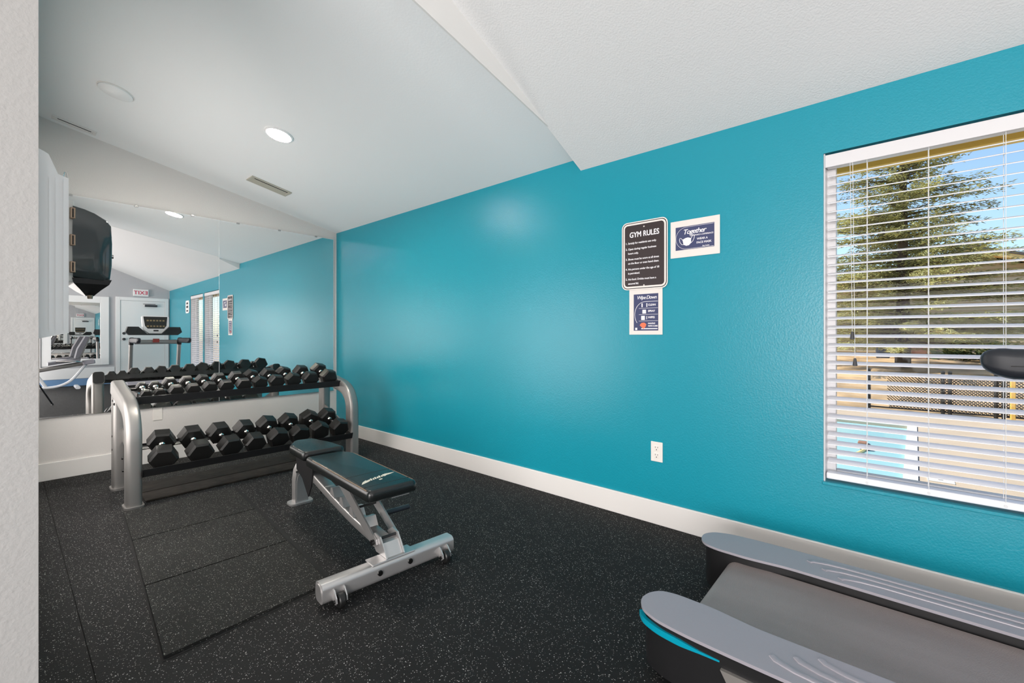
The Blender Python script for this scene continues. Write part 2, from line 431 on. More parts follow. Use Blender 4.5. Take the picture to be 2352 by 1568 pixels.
# added unseen window frames and panels that dress the two fill lamps
for k, (c, hx, ax) in enumerate((((XO + 0.03, -1.0, 1.55), 2.0, 'y'), ((-0.30, YN + 0.03, 1.05), 0.62, 'x'))):
    bm = BM()
    for s in (-1, 0, 1):
        if ax == 'y': box(bm, (c[0] - 0.03, c[1] + s * hx - 0.03, 0.4), (c[0] + 0.02, c[1] + s * hx + 0.03, 2.2))
        else: box(bm, (c[0] + s * hx - 0.03, c[1] - 0.03, 0.4), (c[0] + s * hx + 0.03, c[1] + 0.02, 2.2))
    for z in (0.4, 2.2):
        if ax == 'y': box(bm, (c[0] - 0.03, c[1] - hx, z - 0.03), (c[0] + 0.02, c[1] + hx, z + 0.03))
        else: box(bm, (c[0] - hx, c[1] - 0.03, z - 0.03), (c[0] + hx, c[1] + 0.02, z + 0.03))
    wf = struct(build(bm, 'window_%d' % (k + 3), M_vinyl))
    bm = BM()
    if ax == 'y': box(bm, (c[0] - 0.025, c[1] - hx, 0.42), (c[0] - 0.020, c[1] + hx, 2.18))
    else: box(bm, (c[0] - hx, c[1] - 0.025, 0.42), (c[0] + hx, c[1] - 0.020, 2.18))
    build(bm, 'added_panel', M_whiteg, wf)

bm = BM()
for y in (2.65, 3.6, 4.55): box(bm, (XL + 0.001, y - 0.03, 0.33), (XL + 0.012, y + 0.03, 1.77))
for z in (0.35, 1.75): box(bm, (XL + 0.001, 2.62, z - 0.03), (XL + 0.012, 4.58, z + 0.03))
wf = struct(build(bm, 'window_5', M_vinyl))  # added frame, never in view, dressing the alcove fill lamp
bm = BM(); box(bm, (XL + 0.001, 2.66, 0.37), (XL + 0.004, 4.54, 1.73)); build(bm, 'added_panel', M_whiteg, wf)

# ------------------------------------------------------------------ windows and blinds in the right wall
def make_window(n, y0, y1):
    bm = BM(); X0, X1 = XW + 0.095, XW + 0.145; f = 0.042
    box(bm, (X0, y0, WZ0), (X1, y0 + f, WZ1)); box(bm, (X0, y1 - f, WZ0), (X1, y1, WZ1))
    box(bm, (X0, y0 + f, WZ0), (X1, y1 - f, WZ0 + f)); box(bm, (X0, y0 + f, WZ1 - f), (X1, y1 - f, WZ1))
    w = struct(build(bm, 'window_%d' % n, M_vinyl, bevel=0.004))
    bm = BM(); box(bm, (XW + 0.118, y0 + f, WZ0 + f), (XW + 0.122, y1 - f, WZ1 - f)); build(bm, 'pane', M_glass, w)
    bm = BM()   # white liner on the two sides of the opening
    box(bm, (XW + 0.012, y1 - 0.006, WZ0), (X0, y1 - 0.0005, WZ1)); box(bm, (XW + 0.012, y0 + 0.0005, WZ0), (X0, y0 + 0.006, WZ1))
    build(bm, 'jamb_liner', M_vinyl, w)
    bm = BM(); box(bm, (XW - 0.010, y0 - 0.004, WZ0 - 0.014), (X0, y1 + 0.004, WZ0 + 0.0005)); build(bm, 'sill', M_teal, w, bevel=0.003)
def make_blind(y0, y1, label, cords=True):
    t = thing('window_blind', (XW + 0.045, (y0 + y1) / 2, WZ0 + 0.02), label, 'blind', group='window blinds')
    xb = XW + 0.045
    a, b = y0 + 0.010, y1 - 0.010
    bm = BM(); box(bm, (xb - 0.030, a, 1.972), (xb + 0.025, b, 2.022)); build(bm, 'headrail', M_vinyl, t, bevel=0.004)
    bm = BM(); box(bm, (xb - 0.039, a - 0.004, 1.966), (xb - 0.031, b + 0.004, 2.026)); build(bm, 'valance', M_vinyl, t, bevel=0.002)
    n = 33; zs = 1.93; pitch = 0.0435
    # one slat mesh, slightly crowned, room edge lower
    bm = BM(); tilt = R(14); k = 5; w = 0.05
    up = []; dn = []
    for i in range(k + 1):
        u = -w / 2 + w * i / k; h = 0.0022 * (1 - (2 * u / w) ** 2)
        x = u * math.cos(tilt) - h * math.sin(tilt); z = u * math.sin(tilt) + h * math.cos(tilt)
        up.append((x, z + 0.0014)); dn.append((x, z - 0.0014))
    prism(bm, up + dn[::-1], 'y', -(b - a - 0.012) / 2, (b - a - 0.012) / 2)
    first = build(bm, 'slat', M_slat, t, local=True, smooth=50)
    first.location = (0, 0, zs - t.location.z)
    for i in range(1, n):
        c = first.copy(); COL.objects.link(c); c.parent = t; c.location = (0, 0, zs - pitch * i - t.location.z)
    bm = BM(); box(bm, (xb - 0.028, a, 0.452), (xb + 0.028, b, 0.482)); br = build(bm, 'bottom_rail', M_slat, t, bevel=0.006)
    for yc in (b - 0.155, b - 0.365, b - 0.59, a + 0.14):
        bm = BM()
        for dx in (-0.027, 0.027): cyl(bm, (xb + dx, yc, 0.47), (xb + dx, yc, 1.975), 0.0011, n=6)
        for i in range(n):
            z = zs - pitch * i - 0.0025
            cyl(bm, (xb - 0.027, yc, z - 0.0065), (xb + 0.027, yc, z + 0.0065), 0.0007, n=4)
        build(bm, 'ladder_cord', M_cord, t)
        bm = BM(); lathe(bm, [(0, -0.002), (0.006, -0.002), (0.006, 0.002), (0, 0.002)], Matrix.Translation((xb - 0.0285, yc, 0.465)) @ Matrix.Rotation(R(90), 4, 'Y'), 10)
        build(bm, 'cord_button', M_vinyl, br)
    if cords:
        for yc, ze, y2 in ((b - 0.093, 1.145, b - 0.102), (b - 0.103, 1.02, b - 0.112)):
            bm = BM(); cyl(bm, (xb - 0.034, yc, 1.97), (xb - 0.045, y2, ze + 0.02), 0.0011, n=6); lc = build(bm, 'lift_cord', M_cord, t)
            bm = BM(); lathe(bm, [(0, 0.024), (0.005, 0.022), (0.0075, 0.004), (0.0095, -0.012), (0.006, -0.014), (0, -0.014)], Matrix.Translation((xb - 0.045, y2, ze)), 12)
            build(bm, 'tassel', M_tassel, lc, smooth=40)
    return t
make_window(1, *WIN[0]); make_window(2, *WIN[1])
make_blind(*WIN[0], 'white slatted blind beside the posters, grey tassels on its pull cords')
make_blind(*WIN[1], 'white slatted blind of the other window, seen only in the wall mirror', False)

# ------------------------------------------------------------------ wall mirrors
def mirror(x0, x1, ang, standoff, label):
    t = thing('wall_mirror', (x1, YM - standoff, 0.50), label, 'mirror', rz=ang, group='mirror panels on the end wall')
    w = x1 - x0
    bm = BM(); box(bm, (-w, -0.003, 0), (0, 0.003, 1.79)); build(bm, 'glass_panel', M_mirror, t, local=True)
    bm = BM(); box(bm, (-w, -0.006, -0.006), (0, 0.004, 0.0)); build(bm, 'bottom_channel', M_chrome, t, local=True)
    bm = BM(); box(bm, (-w, -0.0035, 1.79), (0, 0.003, 1.793)); box(bm, (-0.002, -0.0035, 0), (0.0, 0.003, 1.79)); build(bm, 'bright_edge', M_whiteg, t, local=True)
    for u in (0.18, 0.52, 0.86):
        bm = BM(); box(bm, (-w * u - 0.014, -0.008, 1.783), (-w * u + 0.014, 0.004, 1.799)); build(bm, 'clip', M_steeld, t, local=True, bevel=0.002)
mirror(0.18, 1.397, -0.0092, 0.018, 'tall frameless mirror sheet on the end wall, showing the treadmill and door')
mirror(1.400, 2.575, -0.0030, 0.014, 'tall frameless mirror sheet touching the room corner, showing the teal wall')

# ------------------------------------------------------------------ wall items
def rbox_wall(bm, y0, y1, z0, z1, off0, off1, r):
    pr = [(p[0] + (y0 + y1) / 2, p[1] + (z0 + z1) / 2) for p in rrect(y1 - y0, z1 - z0, r, 6)]
    prism(bm, pr, 'x', XW - off1, XW - off0)
# gym rules sign
sg = thing('rules_sign', (XW, 1.1855, 1.438), 'brown metal gym rules sign with rounded corners on the teal wall', 'sign')
def sign_plate(name, inset, r, off0, off1, m):
    bm = BM(); rbox_wall(bm, 1.036 + inset, 1.335 - inset, 1.438 + inset, 1.866 - inset, off0, off1, r); return build(bm, name, m, sg)
sign_plate('plate', 0, 0.036, 0.0065, 0.009, M_signw)
sign_plate('outer_line', 0.006, 0.032, 0.009, 0.0094, M_signk)
sign_plate('border_band', 0.0105, 0.029, 0.0094, 0.0098, M_signw)
sign_plate('face', 0.021, 0.020, 0.0098, 0.0103, M_signb)
bm = BM(); text_into(bm, 'GYM RULES', 0.047, on_right_wall(1.1855, 1.768, 0.0108), 'CENTER', bold=0.0022, spacing=1.0)
bmesh.ops.scale(bm, vec=(1, 0.80, 1), verts=bm.verts, space=Matrix.Translation((0, -1.1855, 0)))
build(bm, 'heading', M_print, sg)
lines = [('1.', 'Strictly for residents use only.', 1.727), ('2.', 'Open during regular business', 1.690), ('', 'hours only.', 1.663),
         ('3.', 'Shoes must be worn at all times', 1.626), ('', 'on the floor or even hand clean.', 1.600),
         ('4.', 'No persons under the age of 18', 1.563), ('', 'is permitted.', 1.537),
         ('5.', 'No food. Drinks must have a', 1.499), ('', 'secured lid.', 1.472)]
for nmb, tx, z in lines:
    bm = BM()
    if nmb: text_into(bm, nmb, 0.018, on_right_wall(1.309, z, 0.0108), bold=0.0007)
    text_into(bm, tx, 0.0172, on_right_wall(1.292, z, 0.0108), bold=0.0007, spacing=0.92)
    build(bm, 'text_line', M_print, sg)
for z in (1.828, 1.463):
    bm = BM(); lathe(bm, [(0, 0.0008), (0.004, 0.0006), (0.0045, 0)], on_right_wall(1.1855, z, 0.0103), 10); build(bm, 'screw', M_signw, sg)

# face covering poster (landscape)
po = thing('mask_poster', (XW, 0.88, 1.607), 'landscape navy and white mask poster right of the rules sign', 'poster')
bm = BM(); box(bm, (XW - 0.004, 0.743, 1.608), (XW - 0.0022, 1.02, 1.824)); build(bm, 'sheet', M_paper, po)
bm = BM(); box(bm, (XW - 0.0044, 0.772, 1.651), (XW - 0.004, 0.990, 1.787)); build(bm, 'navy_print', M_navy, po)
def P1(u, v, off=0.0048): return on_right_wall(0.990 - u * 0.218, 1.651 + v * 0.136, off)
def strip(bm, pts, w, wallf, closed=False):
    """flat ribbon along 2-D points on the right wall (u right, v up in metres)"""
    n = len(pts); L_ = []; R_ = []
    for i, p in enumerate(pts):
        a = Vector(pts[i - 1] if (i or closed) else p); c = Vector(pts[(i + 1) % n] if (i < n - 1 or closed) else p)
        t = (c - a).normalized(); nn = Vector((-t.y, t.x)) * w / 2; p = Vector(p)
        L_.append(bm.verts.new(wallf(p + nn))); R_.append(bm.verts.new(wallf(p - nn)))
    for i in range(n if closed else n - 1):
        j = (i + 1) % n
        bm.faces.new((L_[i], L_[j], R_[j], R_[i]))
for tx, sz, u, v, bo, sh in (('Together', 0.040, 0.19, 0.66, 0.0010, 0.25), ('CAN MAKE A DIFFERENCE', 0.0115, 0.38, 0.545, 0.0004, 0), ('WEAR A', 0.0165, 0.56, 0.36, 0.0007, 0), ('FACE MASK', 0.0165, 0.55, 0.20, 0.0007, 0), ('Stay Active', 0.009, 0.70, 0.06, 0.0005, 0)):
    bm = BM(); text_into(bm, tx, sz, P1(u, v), bold=bo, shear=sh, spacing=0.85 if sh else 0.95); build(bm, 'text_line', M_print, po)
def w1(p): return (XW - 0.0048, 0.990 - p[0], 1.651 + p[1])
bm = BM()
arc = [(0.215, 0.131)] + [(0.062 + 0.060 * math.cos(R(a)), 0.0675 + 0.0635 * math.sin(R(a))) for a in range(90, 271, 12)] + [(0.215, 0.004)]
strip(bm, arc, 0.0016, w1); build(bm, 'outline', M_print, po)
bm = BM()
m_ = [(0.040, 0.060), (0.058, 0.068), (0.072, 0.070), (0.090, 0.064), (0.090, 0.036), (0.078, 0.024), (0.062, 0.022), (0.047, 0.030)]
bm.faces.new([bm.verts.new((XW - 0.0049, 0.990 - u, 1.651 + v)) for u, v in m_])
for pts in ([(0.041, 0.058), (0.034, 0.068), (0.026, 0.071), (0.022, 0.062), (0.026, 0.046), (0.036, 0.032), (0.047, 0.031)],
            [(0.090, 0.062), (0.098, 0.078), (0.105, 0.083), (0.109, 0.076), (0.107, 0.062), (0.100, 0.046), (0.089, 0.036)]):
    strip(bm, pts, 0.0028, w1)
build(bm, 'mask_picture', M_print, po)

# second poster (portrait), tucked under the sign
p2 = thing('hygiene_poster', (XW, 1.178, 1.155), 'portrait navy and white poster tucked under the rules sign', 'poster')
bm = BM(); box(bm, (XW - 0.004, 1.07, 1.155), (XW - 0.0022, 1.286, 1.444)); build(bm, 'sheet', M_paper, p2)
bm = BM(); box(bm, (XW - 0.0044, 1.096, 1.180), (XW - 0.004, 1.256, 1.408)); build(bm, 'navy_print', M_navy, p2)
def w2(p): return (XW - 0.0048, 1.256 - p[0], 1.180 + p[1])
def P2(u, v): return on_right_wall(1.256 - u, 1.180 + v, 0.0048)
bm = BM(); text_into(bm, 'Wipe Down', 0.030, P2(0.020, 0.196), bold=0.0007, shear=0.25, spacing=0.82); build(bm, 'text_line', M_print, p2)
for tx, v in (('CLEAN', 0.153), ('SPRAY', 0.115), ('WIPES', 0.076), ('HANDLE', 0.040), ('WITH CARE', 0.024)):
    bm = BM(); text_into(bm, tx, 0.017 if v > 0.05 else 0.0125, P2(0.094, v), bold=0.0009, spacing=0.9); build(bm, 'text_line', M_print, p2)
bm = BM()
arc = [(0.158, 0.180)] + [(0.075 + 0.068 * math.cos(R(a)), 0.100 + 0.080 * math.sin(R(a))) for a in range(90, 230, 10)]
strip(bm, arc, 0.0026, w2)
for v in (0.139, 0.100, 0.060): strip(bm, [(0.035, v), (0.158, v)], 0.0018, w2)
strip(bm, [(0.050, 0.012), (0.156, 0.012)], 0.006, w2)
build(bm, 'outline', M_print, p2)
for u0, v0, u1, v1 in ((0.052, 0.146, 0.060, 0.170), (0.084, 0.146, 0.090, 0.170), (0.058, 0.106, 0.082, 0.130), (0.050, 0.066, 0.074, 0.092), (0.084, 0.070, 0.088, 0.090), (0.010, 0.004, 0.024, 0.018)):
    bm = BM(); bm.faces.new([bm.verts.new(w2(p)) for p in ((u0, v0), (u1, v0), (u1, v1), (u0, v1))]); build(bm, 'pictogram', M_print, p2)
bm = BM(); bm.faces.new([bm.verts.new((XW - 0.005, 1.256 - u, 1.180 + v)) for u, v in ((0.040, 0.034), (0.052, 0.048), (0.070, 0.050), (0.084, 0.040), (0.080, 0.026), (0.066, 0.010), (0.054, 0.020))])
build(bm, 'hand_picture', M_orange, p2)

# outlet on teal wall and blank plate below the mirror
t = thing('wall_outlet', (XW, 1.106, 0.38), 'ivory duplex outlet low on the teal wall', 'outlet')
bm = BM(); box(bm, (XW - 0.006, 1.069, 0.379), (XW, 1.143, 0.500)); build(bm, 'cover_plate', M_plate, t, bevel=0.004)
for z in (0.462, 0.417):
    bm = BM(); box(bm, (XW - 0.0075, 1.090, z - 0.016), (XW - 0.0055, 1.122, z + 0.016)); s_ = build(bm, 'socket', M_plate, t, bevel=0.002)
    for dy, dz, h in ((0.007, 0.005, 0.008), (-0.007, 0.005, 0.007), (0, -0.009, 0.006)):
        bm = BM(); box(bm, (XW - 0.0079, 1.106 + dy - 0.0014 - (0.001 if dy == 0 else 0), z + dz - h / 2), (XW - 0.0074, 1.106 + dy + 0.0014 + (0.001 if dy == 0 else 0), z + dz + h / 2)); build(bm, 'slot', M_dark, s_)
t = thing('blank_plate', (0.9156, YM, 0.378), 'blank ivory wall plate under the mirror, behind the dumbbell rack', 'wall plate')
bm = BM(); box(bm, (0.880, YM - 0.006, 0.378), (0.952, YM, 0.494)); cp = build(bm, 'cover_plate', M_plate, t, bevel=0.004)
for z in (0.408, 0.464):
    bm = BM(); lathe(bm, [(0, 0.001), (0.003, 0.0008), (0.0034, 0)], Matrix.Translation((0.916, YM - 0.0062, z)) @ Matrix.Rotation(R(90), 4, 'X'), 8); build(bm, 'screw', M_plate, t)

# ceiling fixtures of the alcove; local frame follows the slope
SL = math.atan(0.203)
def on_ceiling(name, x, y, label, cat, main=False, group=None):
    z = zmain(x) if main else zalc(x)
    o = thing(name, (x, y, z), label, cat, group=group)
    o.rotation_euler = (0, math.atan(0.42) if main else SL, 0)
    return o
def downlight(x, y, label, main=False, group=None):
    t = on_ceiling('ceiling_light', x, y, label, 'ceiling light', main, group)
    bm = BM(); lathe(bm, [(0.084, -0.010), (0.098, -0.006), (0.100, 0.0), (0.084, 0.0)], n=32); bm.faces.ensure_lookup_table()
    build(bm, 'trim_ring', M_whiteg, t, local=True, smooth=40)
    bm = BM(); lathe(bm, [(0, -0.011), (0.06, -0.0105), (0.084, -0.008), (0.084, -0.001), (0, -0.001)], n=32); build(bm, 'diffuser', M_lampglow, t, local=True, smooth=40)
downlight(1.334, 3.447, 'lit round flush light on the alcove ceiling near the vent')
t = on_ceiling('smoke_detector', 0.497, 4.0, 'unlit white round disc on the alcove ceiling', 'smoke detector')
bm = BM(); lathe(bm, [(0.0, -0.020), (0.07, -0.019), (0.092, -0.010), (0.094, 0.0), (0.0, 0.0)], n=32); build(bm, 'cover', M_whiteg, t, local=True, smooth=40)
bm = BM(); lathe(bm, [(0.094, -0.004), (0.100, -0.003), (0.100, 0.0), (0.094, 0.0)], n=32); build(bm, 'base_ring', M_white, t, local=True, smooth=40)
def vent(x, y, w, d, m, label, cat='vent'):
    t = on_ceiling('ceiling_vent', x, y, label, cat)
    bm = BM()
    f = 0.022
    box(bm, (-w / 2, -d / 2, -0.010), (w / 2, -d / 2 + f, 0)); box(bm, (-w / 2, d / 2 - f, -0.010), (w / 2, d / 2, 0))
    box(bm, (-w / 2, -d / 2 + f, -0.010), (-w / 2 + f, d / 2 - f, 0)); box(bm, (w / 2 - f, -d / 2 + f, -0.010), (w / 2, d / 2 - f, 0))
    build(bm, 'frame', m, t, local=True, bevel=0.003)
    bm = BM(); box(bm, (-w / 2 + f, -d / 2 + f, -0.002), (w / 2 - f, d / 2 - f, -0.0005)); build(bm, 'duct_backing', M_dark, t, local=True)
    bm = BM(); box(bm, (-w / 2 + f + 0.01, -d / 2 + f + 0.001, -0.0112), (w / 2 - f - 0.01, -d / 2 + f + 0.010, -0.004)); build(bm, 'slot', M_dark, t, local=True)
    n = 6; dd = (d - 2 * f) / n
    for i in range(n):
        yc = -d / 2 + f + dd * (i + 0.5) + dd * 0.12
        bm = BM(); obox(bm, (0, yc, -0.006), (w - 2 * f, dd * 0.80, 0.0014), (R(-14), 0, 0)); build(bm, 'slat', m, t, local=True)
vent(1.656, 4.50, 0.36, 0.155, M_vent, 'cream rectangular air vent with slats on the alcove ceiling')
vent(0.369, 4.955, 0.26, 0.085, M_white, 'white slim air vent at the alcove ceiling edge above the white box')

# white wall box with sloped shoulder (profile in x-z), on the alcove's left wall
t = thing('wall_box', (XL, 1.89, 1.14), 'white wall box with sloped shoulder and wire clip at the partition', 'wall box')
bm = BM()
prism(bm, [(XL + 0.001, 1.140), (0.1215, 1.157), (0.1215, 1.602), (0.1002, 1.609), (0.0817, 1.660), (XL + 0.001, 1.673)], 'y', 1.80, 1.975)
bx_ = build(bm, 'body', M_whiteg, t, bevel=0.0025)
for x, w in ((0.0826, 0.0016), (0.0955, 0.0022), (0.1108, 0.0014)):
    bm = BM(); box(bm, (x - w / 2, 1.7978, 1.165), (x + w / 2, 1.8005, 1.597)); build(bm, 'rib', M_whiteg, t)
bm = BM()
sweep(bm, fillet([(0.1105, 1.812, 1.602), (0.1135, 1.812, 1.622), (0.117, 1.812, 1.622), (0.120, 1.812, 1.602)], 0.008, 4), circ(0.0011, 6), (0, 1, 0))
sweep(bm, fillet([(0.1105, 1.87, 1.602), (0.1135, 1.87, 1.620), (0.117, 1.87, 1.620), (0.120, 1.87, 1.602)], 0.008, 4), circ(0.0009, 6), (0, 1, 0))
build(bm, 'wire_clip', M_chrome, t)

# smoked wipe dispenser beyond it
t = thing('wipe_dispenser', (XL, 2.5, 1.31), 'smoked plastic wipe dispenser with funnel base on a white bracket', 'dispenser')
Y0, Y1 = 2.38, 2.60
bm = BM(); box(bm, (XL + 0.001, Y0 + 0.01, 1.355), (0.176, Y1 - 0.01, 1.668)); build(bm, 'bracket', M_disp, t, bevel=0.004)
bm = BM()
pr = [(0.172, 1.372), (0.22, 1.365), (0.262, 1.362), (0.281, 1.374), (0.287, 1.43), (0.288, 1.52), (0.285, 1.59), (0.270, 1.612), (0.235, 1.634), (0.205, 1.645), (0.172, 1.652), (0.170, 1.51)]
pcx, pcz = 0.185, 1.505
rings = []
for yy, k in ((Y1, 1.0), (Y0 + 0.05, 1.0), (Y0 + 0.025, 0.992), (Y0 + 0.010, 0.972), (Y0 + 0.003, 0.945), (Y0, 0.91), (Y0 - 0.003, 0.5)):
    rings.append([bm.verts.new((pcx + (x - pcx) * k if x > pcx else x, yy, pcz + (z - pcz) * (0.35 + 0.65 * k))) for x, z in pr])
for a, b in zip(rings, rings[1:]):
    for q in range(len(pr)): bm.faces.new((a[q], a[(q + 1) % len(pr)], b[(q + 1) % len(pr)], b[q]))
bm.faces.new(rings[0]); bm.faces.new(rings[-1][::-1])
build(bm, 'smoked_cover', M_smoke, t, smooth=60)
bm = BM(); box(bm, (0.190, Y0 + 0.03, 1.39), (0.262, Y1 - 0.03, 1.56)); build(bm, 'wipe_roll', M_seat, t, bevel=0.02, seg=3)
bm = BM(); rings = []
for z, x0, x1, ya, yb2 in ((1.372, 0.170, 0.284, Y0 + 0.002, Y1 - 0.005), (1.352, 0.174, 0.276, Y0 + 0.006, Y1 - 0.01), (1.330, 0.194, 0.254, Y0 + 0.03, Y1 - 0.05), (1.308, 0.212, 0.236, Y0 + 0.055, Y0 + 0.085)):
    rings.append([bm.verts.new(p) for p in ((x0, ya, z), (x1, ya, z), (x1, yb2, z), (x0, yb2, z))])
for a, b in zip(rings, rings[1:]):
    for q in range(4): bm.faces.new((a[q], a[(q + 1) % 4], b[(q + 1) % 4], b[q]))
bm.faces.new(rings[0]); bm.faces.new(rings[-1][::-1])
build(bm, 'funnel', M_blackp, t, bevel=0.005, seg=2)
bm = BM(); cyl(bm, (0.224, Y0 + 0.05, 1.310), (0.224, Y0 + 0.05, 1.296), 0.010, 0.008, 10); build(bm, 'nozzle', M_hinge, t)
for z in (1.618, 1.515, 1.412):
    bm = BM(); box(bm, (0.163, Y0 - 0.004, z - 0.022), (0.180, Y0 + 0.012, z + 0.022)); h_ = build(bm, 'hinge', M_hinge, t, bevel=0.003)
    bm = BM(); cyl(bm, (0.172, Y0 - 0.004, z - 0.017), (0.172, Y0 - 0.004, z + 0.017), 0.0022, n=8); build(bm, 'hinge_pin', M_dark, h_)
bm = BM(); cyl(bm, (0.281, Y0 + 0.03, 1.47), (0.2915, Y0 + 0.03, 1.47), 0.008, n=10); build(bm, 'lock', M_chrome, t)

# ------------------------------------------------------------------ dumbbell rack
RX0, RX1, RYF, RYR = 0.568, 2.150, 3.87, 4.42
rk = thing('dumbbell_rack', ((RX0 + RX1) / 2, 4.15, 0), 'two-tier silver dumbbell rack with black trays in front of the mirror', 'rack')
def side_frame(x, inner):
    bm = BM()
    prof = rrect(0.084, 0.116, 0.024, 5)
    path = fillet([(x, RYR + 0.07, 0.752), (x, RYF - 0.002, 0.632), (x, RYF, 0.012)], 0.20, 9)
    sweep(bm, path, prof, (1, 0, 0))
    fr = build(bm, 'side_frame', M_steel, rk, smooth=40)
    bm = BM(); sweep(bm, [(x, RYR + 0.0705, 0.7522), (x, RYR + 0.080, 0.7545)], rrect(0.078, 0.110, 0.024, 5), (1, 0, 0)); build(bm, 'end_cap', M_black, fr, smooth=40)
    bm = BM(); sweep(bm, [(x, RYR, 0.012), (x, RYR, 0.70)], rrect(0.084, 0.100, 0.022, 5), (1, 0, 0)); build(bm, 'rear_post', M_steel, rk, smooth=40)
    for y in (RYF, RYR):
        bm = BM(); sweep(bm, [(x, y, 0.0), (x, y, 0.014)], rrect(0.105, 0.145, 0.03, 5), (1, 0, 0)); build(bm, 'foot_plate', M_steel, rk, smooth=40, bevel=0.003, seg=1)
    s = -inner
    bm = BM(); prism(bm, [(RYF + 0.02, 0.195), (RYR, 0.375), (RYR, 0.475), (RYF + 0.02, 0.285)], 'x', x + inner * 0.012, x + inner * 0.024); build(bm, 'side_gusset', M_steel, rk, bevel=0.003)
    for y, z in ((RYR - 0.03, 0.665), (RYR - 0.09, 0.645), (RYR - 0.02, 0.40), (RYR - 0.02, 0.30), (RYF + 0.12, 0.31), (RYF + 0.10, 0.23)):
        bm = BM(); lathe(bm, [(0, 0.010), (0.008, 0.008), (0.010, 0.0)], Matrix.Translation((x + s * 0.036, y, z)) @ Matrix.Rotation(R(90) * s, 4, 'Y'), 10); build(bm, 'bolt', M_bolt, rk)
side_frame(RX0, 1); side_frame(RX1, -1)
TX0, TX1 = RX0 + 0.036, RX1 - 0.036
def tray(py, pz, deg, d):
    """two angle rails on a sloped plane starting at front lip (py,pz)."""
    a = R(deg); u = Vector((math.cos(a), math.sin(a))); n = Vector((-math.sin(a), math.cos(a)))
    def q(s, h): p = Vector((py, pz)) + u * s + n * h; return (p.x, p.y)
    th = 0.004
    bm = BM(); prism(bm, [q(0, 0.050), q(0, -0.006), q(0.062, -0.006), q(0.062, 0), q(th, 0), q(th, 0.050)], 'x', TX0, TX1)
    build(bm, 'front_rail', M_black, rk)
    bm = BM(); prism(bm, [q(d, 0.012), q(d, -0.034), q(d - th, -0.034), q(d - th, -0.006), q(d - 0.062, -0.006), q(d - 0.062, 0), q(d - th, 0), q(d - th, 0.012)], 'x', TX0, TX1)
    build(bm, 'rear_rail', M_black, rk)
    for x in (TX0 + 0.002, TX1 - 0.010):
        bm = BM(); prism(bm, [q(0, -0.006), q(d, -0.006), q(d, 0.012), q(0, 0.035)], 'x', x, x + 0.008); build(bm, 'tray_end', M_black, rk)
    return u, n, Vector((py, pz))
UP = tray(4.030, 0.668, 13, 0.40)
LO = tray(3.802, 0.205, 19, 0.42)

# ------------------------------------------------------------------ dumbbells
def head_bm(Rc, Lh):
    bm = BM()
    c = min(0.012, Lh * 0.18); rings = []
    for r, y in ((Rc * 0.84, -Lh / 2), (Rc, -Lh / 2 + c), (Rc, Lh / 2 - c), (Rc * 0.84, Lh / 2)):
        rings.append([bm.verts.new((r * math.cos(R(60 * k)), y, r * math.sin(R(60 * k)))) for k in range(6)])
    for a, b in zip(rings, rings[1:]):
        for i in range(6): bm.faces.new((a[i], a[(i + 1) % 6], b[(i + 1) % 6], b[i]))
    bm.faces.new(rings[0]); bm.faces.new(rings[-1][::-1])
    return bm
HEADS = {}
def dumbbell(x, s_mid, plane, Rc, Lh, grip, label, yaw=0.0, roll=0.0, group=''):
    u, n, p0 = plane
    ang = math.atan2(u.y, u.x)
    half = Rc * math.cos(R(30))
    hgt = half if abs(roll) < 0.05 else Rc * max(abs(math.sin(R(60 * k) + roll)) for k in range(6))
    Lh = Lh * 1.12 if Lh < 0.09 else Lh
    p = p0 + u * s_mid + n * (hgt + 0.0015)
    t = thing('dumbbell', (x, p.x, p.y), label, 'dumbbell', group=group)
    t.rotation_euler = (Matrix.Rotation(ang, 4, 'X') @ Matrix.Rotation(yaw, 4, 'Z') @ Matrix.Rotation(roll, 4, 'Y')).to_euler()
    off = grip / 2 + Lh / 2
    key = (round(Rc, 4), round(Lh, 4))
    if key not in HEADS:
        h = build(head_bm(Rc, Lh), 'head', M_hex, t, local=True, bevel=0.0035, seg=2, smooth=30)
        HEADS[key] = h.data
    else:
        h = link('head', HEADS[key], t)
    h.location = (0, -off, 0)
    h2 = link('head', HEADS[key], t); h2.location = (0, off, 0)
    bm = BM()
    g = grip / 2 + 0.004
    lathe(bm, [(0.019, -g), (0.019, -g + 0.012), (0.0125, -g + 0.016), (0.0155, -g * 0.45), (0.0165, 0), (0.0155, g * 0.45), (0.0125, g - 0.016), (0.019, g - 0.012), (0.019, g)], Matrix.Rotation(R(90), 4, 'X'), 14)
    build(bm, 'handle', M_chrome, t, local=True, smooth=60)
    return t
ordw = ['first', 'second', 'third', 'fourth', 'fifth', 'sixth', 'seventh', 'eighth', 'ninth', 'tenth', 'eleventh', 'last']
uppers = [(0.677, .0375, .044), (0.755, .0385, .046), (0.850, .0510, .060), (0.959, .0520, .062), (1.066, .0530, .064), (1.180, .058, .064), (1.308, .061, .067),
          (1.428, .061, .069), (1.564, .066, .071), (1.700, .068, .073), (1.858, .072, .076), (2.030, .076, .080)]
ry = [0, 0.0, 0, 0, 0.14, 0, 0.0, 0.32, 0.12, 0.25, 0.1, 0.2]
for i, (x, rc, lh) in enumerate(uppers):
    if i == 0: lb = 'small black hex dumbbell at the top tray end, by the near silver frame'
    elif i == 1: lb = 'small black hex dumbbell second in the top tray row, chrome handle showing'
    elif i == 11: lb = 'large black hex dumbbell at the top tray end nearest the teal wall'
    else: lb = 'black hex dumbbell %s in the top tray row counted from the small ones' % ordw[i]
    tt = dumbbell(x, 0.185, UP, rc, lh, 0.128, lb, yaw=random.uniform(-0.03, 0.03), roll=ry[i], group='dumbbells on the top tray')
